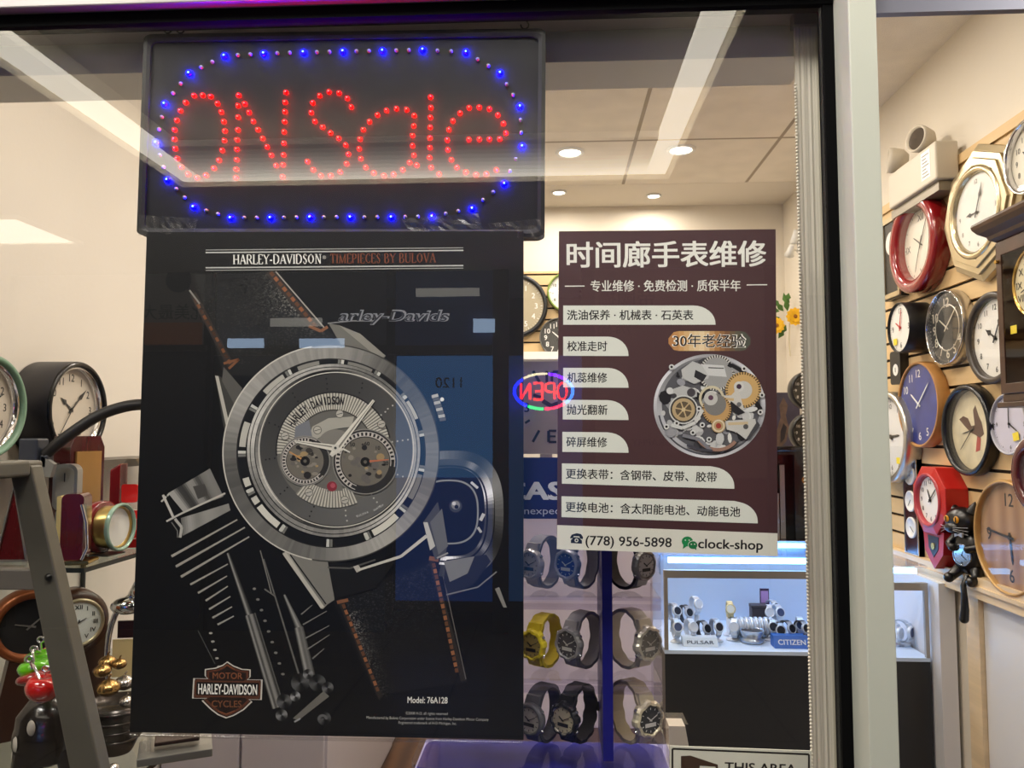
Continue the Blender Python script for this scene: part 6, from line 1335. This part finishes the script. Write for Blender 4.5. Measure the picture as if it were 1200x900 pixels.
# dark lacquer clock in front
root, k = stand_at('mantel_clock', 'dark lacquered upright clock with gilt edges in front on the upper shelf', 'clock', 83, 1.53, .25); h = 84/k; w = 12.5/k
b = MB(); b.prism(rrect(-w, .008, w, h, .012), -.05, 0, Mf); b.build('case', MAHOG, root, bevel=.003)
b = MB(); b.prism(rrect(-w*1.5, 0, w*1.7, .0075, .003), -.055, .008, Mf); b.build('foot', GOLD, root)
b = MB(); b.prism(rrect(-w*1.45, .012, -w*1.02, h*.97, .003), -.046, -.004, Mf); b.build('gilt_face', mat('gilt_face', (214, 188, 120), .3, .5), root)
b = MB(); b.box((-w*1.475, h*.42, -.03), (-w*1.455, h*.56, -.02), Mf); b.build('clock_hand', INK, root)
b = MB(); b.tube([(w*1.25, 0-.02, .012), (w*1.7, -.02, h*.25), (w*1.55, -.02, h*.6), (w*1.1, -.02, h*.86)], .003, 8); b.build('gilt_bow', CHROME, root)
# red dome clock with gold drum
root, k = stand_at('table_clock', 'round red lacquer clock with a gold drum face turned to the right', 'clock', 117, 1.665, 1.5); r_ = 31/k
b = MB(); Mx = T(0, 0, r_+.003) @ R(PI/2, 'X'); b.lathe([(.00001, -.04), (r_*.8, -.036), (r_*.98, -.015), (r_, .008), (r_*.94, .010), (.00001, .010)], 48, Mx); b.build('case', mat('crimson_lacquer', (112, 12, 20), .18, coat=.7), root)
b = MB(); b.lathe([(r_*.80, .0105), (r_*.82, .042), (r_*.76, .046), (r_*.72, .040), (.00001, .040)], 48, Mx); b.build('drum', mat('soft_gold', (196, 172, 108), .3, .9), root)
b = MB(); b.lathe([(r_*.72, .0405), (.00001, .0405)], 40, Mx); b.build('dial', WDIAL, root)
b = MB(); b.lathe([(r_*.90, .043), (r_*.92, .050), (r_*.84, .053), (r_*.78, .0465), (r_*.83, .043)], 48, Mx); b.build('glass_rim', mat('aqua_rim', (150, 178, 160), .15, .2), root)
b = MB(); b.box((-.03, -.04, 0), (.03, .03, .0025)); b.build('foot', mat('dark_foot', (50, 46, 42), .3), root)
# crystal clock
root, k = stand_at('crystal_clock', 'red and clear crystal clock at the black poster edge', 'clock', 149, 1.76, .1); h = 108/k
b = MB(); b.prism([(-.045, 0), (-.022, 0), (-.022, h*.93), (-.045, h*.86)], -.04, 0, Mf); b.build('side_block', mat('dark_red_glass', (120, 14, 24), .1, coat=1), root, bevel=.003)
b = MB(); b.prism([(-.0205, h*.42), (.028, h*.42), (.028, h*.86), (.012, h*.98), (-.006, h*.98), (-.0205, h*.90)], -.035, .0, Mf); b.build('crystal_head', glassmat('crystal_block', 2.0, (.8, .8, .8), .08), root)
RG = mat('vivid_red_glass', (226, 44, 40), .15, coat=1)  # saturated red body colour, no emission
for i in range(4): b = MB(); b.prism(rrect(-.0205, h*.005+i*h*.103, .028, h*.1+i*h*.103, .004), -.034, .004-.003*i, Mf); b.build('red_block', RG, root, bevel=.003)
b = MB(); b.prism(rrect(-.015, h*.5, .022, h*.7, .006), .0005, .006, Mf); b.build('red_plate', RG, root)
# pale block beneath
root, k = stand_at('acrylic_block', 'clear block on the upper shelf beside the silver pyramid frame', 'ornament', 36, 1.56); b = MB(); b.prism([(-.01, 0), (.012, 0), (.006, .05), (-.004, .05)], -.012, .012, Mf); b.build('block', ACRYL, root)
# ---- things between the shelves (lower shelf)
def low(name, label, cat, px, Y, ang=0, group=None): v = P(px, 800, Y); return thing(name, label, cat, T(v.x, Y, zl+.0006) @ R(ang, 'Z'), group), F/Y
# copper arch clock at left
root, k = low('mantel_clock', 'large copper-brown round mantel clock behind the fruit ornaments', 'clock', 34, 1.66, .75); r_ = 42/k; zc0 = 1.55-(738-508)/k-zl
b = MB(); Mx = T(0, 0, zc0) @ R(PI/2, 'X'); b.lathe([(.00001, -.06), (r_*.98, -.058), (r_, -.05), (r_, .0), (r_*.93, .006), (r_*.78, .002), (r_*.76, -.006), (.00001, -.006)], 56, Mx); b.build('case', mat('copper_brown', (140, 76, 40), .3, .5), root)
b = MB(); b.lathe([(r_*.76, -.0055), (.00001, -.0055)], 48, Mx); b.build('dial', mat('smoked_dial', (34, 32, 32), .15), root)
b = MB(); b.prism([(-r_*.9, 0), (r_*.9, 0), (r_*.5, zc0-r_*.86), (-r_*.5, zc0-r_*.86)], .01, .05, frameM((0, 0, 0), (1, 0, 0), (0, 0, 1), (0, -1, 0)) @ T(0, 0, -.05)); b.build('plinth', mat('dark_brown_wood', (54, 28, 16), .3), root)
for a, l in ((50, .55), (285, .4)):
    q = MB(); q.prism([(-.002, -.01), (.002, -.01), (.001, r_*l), (-.001, r_*l)], -.005, -.004, Mx @ R(math.radians(-a), 'Z')); q.build('clock_hand', SILV, root)
# walnut clock with white dial
root, k = low('mantel_clock', 'dark walnut clock with round white dial behind the ladder leg', 'clock', 88, 1.86, .75); zc0 = 1.55-(732-508)/k-zl; r_ = 31/k
b = MB(); Mx = T(0, 0, zc0) @ R(PI/2, 'X'); b.lathe([(.00001, -.07), (r_*1.08, -.068), (r_*1.1, -.0), (r_*.9, .008), (.00001, .008)], 48, Mx @ Matrix.Diagonal((1, 1.1, 1, 1))); b.box((-r_*1.08, .0, 0), (r_*1.08, .068, zc0)); b.build('case', WALNUT, root)
b = MB(); b.lathe([(r_*.92, .0085), (r_*.9, .016), (r_*.8, .014), (r_*.78, .010)], 40, Mx); b.build('bezel', CHAMP, root); b = MB(); b.lathe([(r_*.79, .0105), (.00001, .0105)], 40, Mx); b.build('dial', WDIAL, root)
b = MB(); num_ring(b, r_*.6, r_*.17, range(1, 13), .02, ROM, Mx)
for q in b.v: q.z += .0112
for i, q in enumerate(b.v): b.v[i] = Mx @ q
b.build('numerals', INK, root)
for a, l in ((60, .32), (200, .5)): q = MB(); q.prism([(-.0015, -.008), (.0015, -.008), (.0006, r_*l), (-.0006, r_*l)], .0115, .0122, Mx @ R(math.radians(-a), 'Z')); q.build('clock_hand', INK, root)
# chrome anniversary clock with horse-like top
root, k = low('anniversary_clock', 'chrome ornamental clock with a cream card at the black poster edge', 'clock', 152, 1.86, .2); root.matrix_world = root.matrix_world @ Matrix.Diagonal((.9, .9, .74, 1)); ztop_ = 1.55-(690-508)/k-zl
b = MB(); b.lathe([(.00001, 0), (.05, 0), (.055, .012), (.045, .022), (.02, .03), (.00001, .03)], 36); b.build('base', CHROME, root)
b = MB(); b.tube(crv([Vector((-.045, 0, .03)), Vector((-.06, 0, .14)), Vector((-.052, 0, .26)), Vector((-.02, 0, .34)), Vector((.02, 0, .36)), Vector((.05, 0, .30)), Vector((.058, 0, .14)), Vector((.045, 0, .03))]), .008, 10); b.build('arch', CHROME, root)
b = MB(); b.sphere(.036, T(-.012, -.005, .325), 24, 14, (1.15, .8, .8)); b.sphere(.02, T(.018, -.008, .37), 18, 12, (1, .8, 1.4)); b.tube(crv([Vector((.0, 0, .36)), Vector((.018, -.005, .40)), Vector((.04, -.004, .43)), Vector((.045, 0, .45))]), [.012]*13+[.008]*12, 10); b.sphere(.014, T(.05, 0, .455), 14, 10); b.build('figure', CHROME, root)
b = MB(); b.box((-.042, -.014, .10), (.042, -.011, .22)); b.build('card', mat('cream_card', (218, 190, 134), .6), root); b = MB(); b.box((-.03, -.016, .225), (.04, -.010, .28)); b.build('plaque', mat('dark_plaque', (44, 20, 18), .25), root)
# gold and silver pumpkin ornaments
def pumpkin(label, px, py, Y, r_, m, group='metal pumpkin ornaments'):
    v = P(px, py, Y); root = thing('pumpkin_ornament', label, 'ornament', T(v.x, Y, v.z-r_*.72), group); n = 40; vs = []; fs = []; rg = 12
    for i in range(rg+1):
        t = -PI/2+PI*i/rg
        for j in range(n): a = 2*PI*j/n; q = r_*(1-.10*abs(math.sin(a*4.5)))*max(math.cos(t), .02); vs.append((q*math.cos(a), q*math.sin(a), r_*.72*(1+math.sin(t)*(1-.15*math.cos(t)**2))))
    for i in range(rg):
        for j in range(n): fs.append((i*n+j, i*n+(j+1) % n, (i+1)*n+(j+1) % n, (i+1)*n+j))
    b = MB(); b.add(vs, fs, smooth=True); b.build('body', m, root); b = MB(); b.tube([(0, 0, r_*1.36), (r_*.05, 0, r_*1.62), (r_*.22, 0, r_*1.85)], [r_*.13, r_*.1, r_*.08], 8); b.build('stem', m, root); return root
DG = mat('antique_gold', (176, 140, 86), .25, .95); DS = mat('antique_silver', (190, 184, 176), .2, .95)
zbowl = 1.55-(838-508)/F*1.60
root, k = low('metal_bowl', 'ribbed dark metal bowl under the pumpkin ornaments at the poster edge', 'bowl', 138, 1.60); hb = P(138, 822, 1.6).z-zl
b = MB(); b.lathe([(.00001, 0), (.03, 0), (.034, .006), (.05, hb*.4), (.062, hb*.8), (.064, hb), (.058, hb), (.056, hb-.006), (.00001, hb-.008)], 48)
for z, r_ in ((.3, .047), (.5, .055), (.7, .0612), (.9, .0645)): b.lathe([(r_-.002, hb*z-.003), (r_+.0025, hb*z), (r_-.002, hb*z+.003)], 48)
b.build('bowl', mat('gun_metal', (86, 80, 76), .25, .85), root)
for px, py, Y, r_, m, lab in ((127, 806, 1.565, .024, DG, 'lowest gold pumpkin ornament, nearest the ladder leg'), (120, 786, 1.61, .019, DG, 'small gold pumpkin ornament half behind the ladder leg'), (126, 776, 1.66, .020, DG, 'topmost gold pumpkin ornament beside the cream card'), (140, 778, 1.64, .016, DG, 'gold pumpkin ornament right of the topmost one'), (146, 800, 1.60, .021, DS, 'upper silver pumpkin ornament at the poster edge'), (148, 822, 1.565, .015, DS, 'small silver pumpkin ornament low at the poster edge')): pumpkin(lab, px, py, Y, r_, m)
root, k = low('trinket', 'tiny pink and silver trinket by the foot of the ladder leg', 'ornament', 136, 1.42)
b = MB(); b.lathe([(.00001, 0), (.014, 0), (.012, .02), (.006, .03), (.00001, .032)], 20); b.build('base', mat('pink_glass', (196, 120, 120), .2), root); b = MB(); b.sphere(.011, T(0, 0, .042), 16, 10); b.build('ball', CHROME, root)
root, k = low('silver_box', 'low silver and glass box on the lower shelf under the poster corner', 'box', 208, 1.60, .45)
b = MB(); b.box((-.07, -.05, .0), (.07, .05, .016)); b.build('body', mat('satin_silver', (0, 0, 0)), root, bevel=.002); b = MB(); b.box((-.066, -.046, .0165), (.066, .046, .026)); b.build('lid', CRYSTAL, root); b = MB(); b.box((-.04, -.025, .0265), (.045, .02, .034)); b.build('plaque', mat('dark_plaque', (0, 0, 0)), root, bevel=.002)
# ---- fruit-shaped ornaments hung over a dark figurine
root, k = low('cow_figurine', 'dark brown glossy figurine with pale spots and two legs under the fruit', 'figurine', 58, 1.42, .3)
zt0 = P(58, 800, 1.42).z-zl; DB = mat('dark_brown_gloss', (30, 24, 20), .22, coat=.4)
zt0 = .12
b = MB(); b.sphere(.058, T(0, 0, zt0-.02), 32, 20, (1.0, .8, .95)); b.lathe([(.05, zt0-.06), (.058, zt0-.03), (.052, zt0+.02), (.03, zt0+.05), (.00001, zt0+.055)], 32, Matrix.Diagonal((1, .8, 1, 1))); b.build('body', DB, root)
for x, y, L in ((-.036, -.02, 0), (.044, -.014, 0), (-.03, .025, 0), (.036, .03, 0)): b = MB(); b.tube([(x*.8, y, zt0-.04), (x, y, zt0-.08), (x*1.05, y-.004, .004)], [.021, .0175, .016], 14); b.build('leg', DB, root)
b = MB()
for a, z in ((-2.5, .0), (-.5, -.015), (-1.9, .03), (-.2, .02), (-2.8, -.03)): b.lathe([(.00001, .0012), (.008, .0008), (.010, -.002)], 14, T(0, 0, zt0-.02+z) @ R(a, 'Z') @ T(.0545*(.86 if abs(math.cos(a)) < .7 else 1), 0, 0) @ R(PI/2, 'Y') @ Matrix.Diagonal((1.4, .8, 1, 1)))
b.build('spots', mat('pale_spot', (190, 182, 168), .4), root)
GRN = mat('apple_green_gloss', (100, 190, 20), .12, coat=.8); RDG = mat('apple_red_gloss', (170, 24, 22), .12, coat=.8)
def fruit(label, px, py, Y, rp, m, squash=.86, tip=.2):
    v = P(px, py, Y); r_ = rp*Y/F; root = thing('fruit_ornament', label, 'ornament', T(v.x, Y, v.z) @ R(tip, 'Y'), 'glossy fruit ornaments')
    prof = []
    for i in range(17):
        t = -PI/2+PI*i/16; rr_ = r_*math.cos(t)*(1+.08*math.sin(t)); zz = r_*squash*math.sin(t)-(r_*.30*max(0, math.sin(t))**8); prof.append((max(rr_, 1e-5), zz))
    b = MB(); b.lathe(prof, 40); b.build('body', m, root)
    b = MB(); b.tube([Vector((0, 0, r_*.5))]+[Vector((math.sin(a)*r_*.22, 0, r_*.95+(.5-.5*math.cos(a))*r_*.35)) for a in [2*PI*i/12 for i in range(13)]], r_*.07, 8); b.build('ring', CHROME, root); return root
fruit('topmost green fruit ornament behind the others', 49, 770, 1.40, 18, GRN, .55, -.1); fruit('lower green fruit ornament above the red ones', 42, 782, 1.36, 19, GRN, .62, -.15)
fruit('flattened dark red fruit ornament behind the front red one', 40, 793, 1.325, 19, mat('apple_deep_red', (120, 22, 20), .18, coat=.6), .45, -.3); fruit('large front red apple ornament', 51, 806, 1.30, 19.5, RDG, .88, .1)
mb = MB()
def link(p, q): mb.tube(crv([p, (p+q)/2+Vector((0, -.012, .018)), q], 10), .0022, 8)
v0 = P(42, 756, 1.38); link(P(47, 764, 1.385), P(40, 780, 1.345)); link(P(40, 780, 1.335), P(47, 796, 1.268))
o = mb.build('chain', CHROME); tag(o, 'thin chrome chain threading through the fruit ornaments', 'chain')
# pale shelf body behind (glass showcase foot) and wire stand foot
root = thing('plate_stand', 'silver ring stand on the lower shelf under the dark figurine', 'stand', T(*Vector((P(38, 885, 1.40).x, 1.40, zl+.0006)))); b = MB(); b.lathe([(.055, 0), (.06, .003), (.055, .006), (.05, .003)], 48, close=True); b.build('ring', CHROME, root); b = MB(); b.lathe([(.0495, .002), (.00001, .002)], 40); b.build('plate', mat('pale_plate', (176, 178, 180), .2), root)
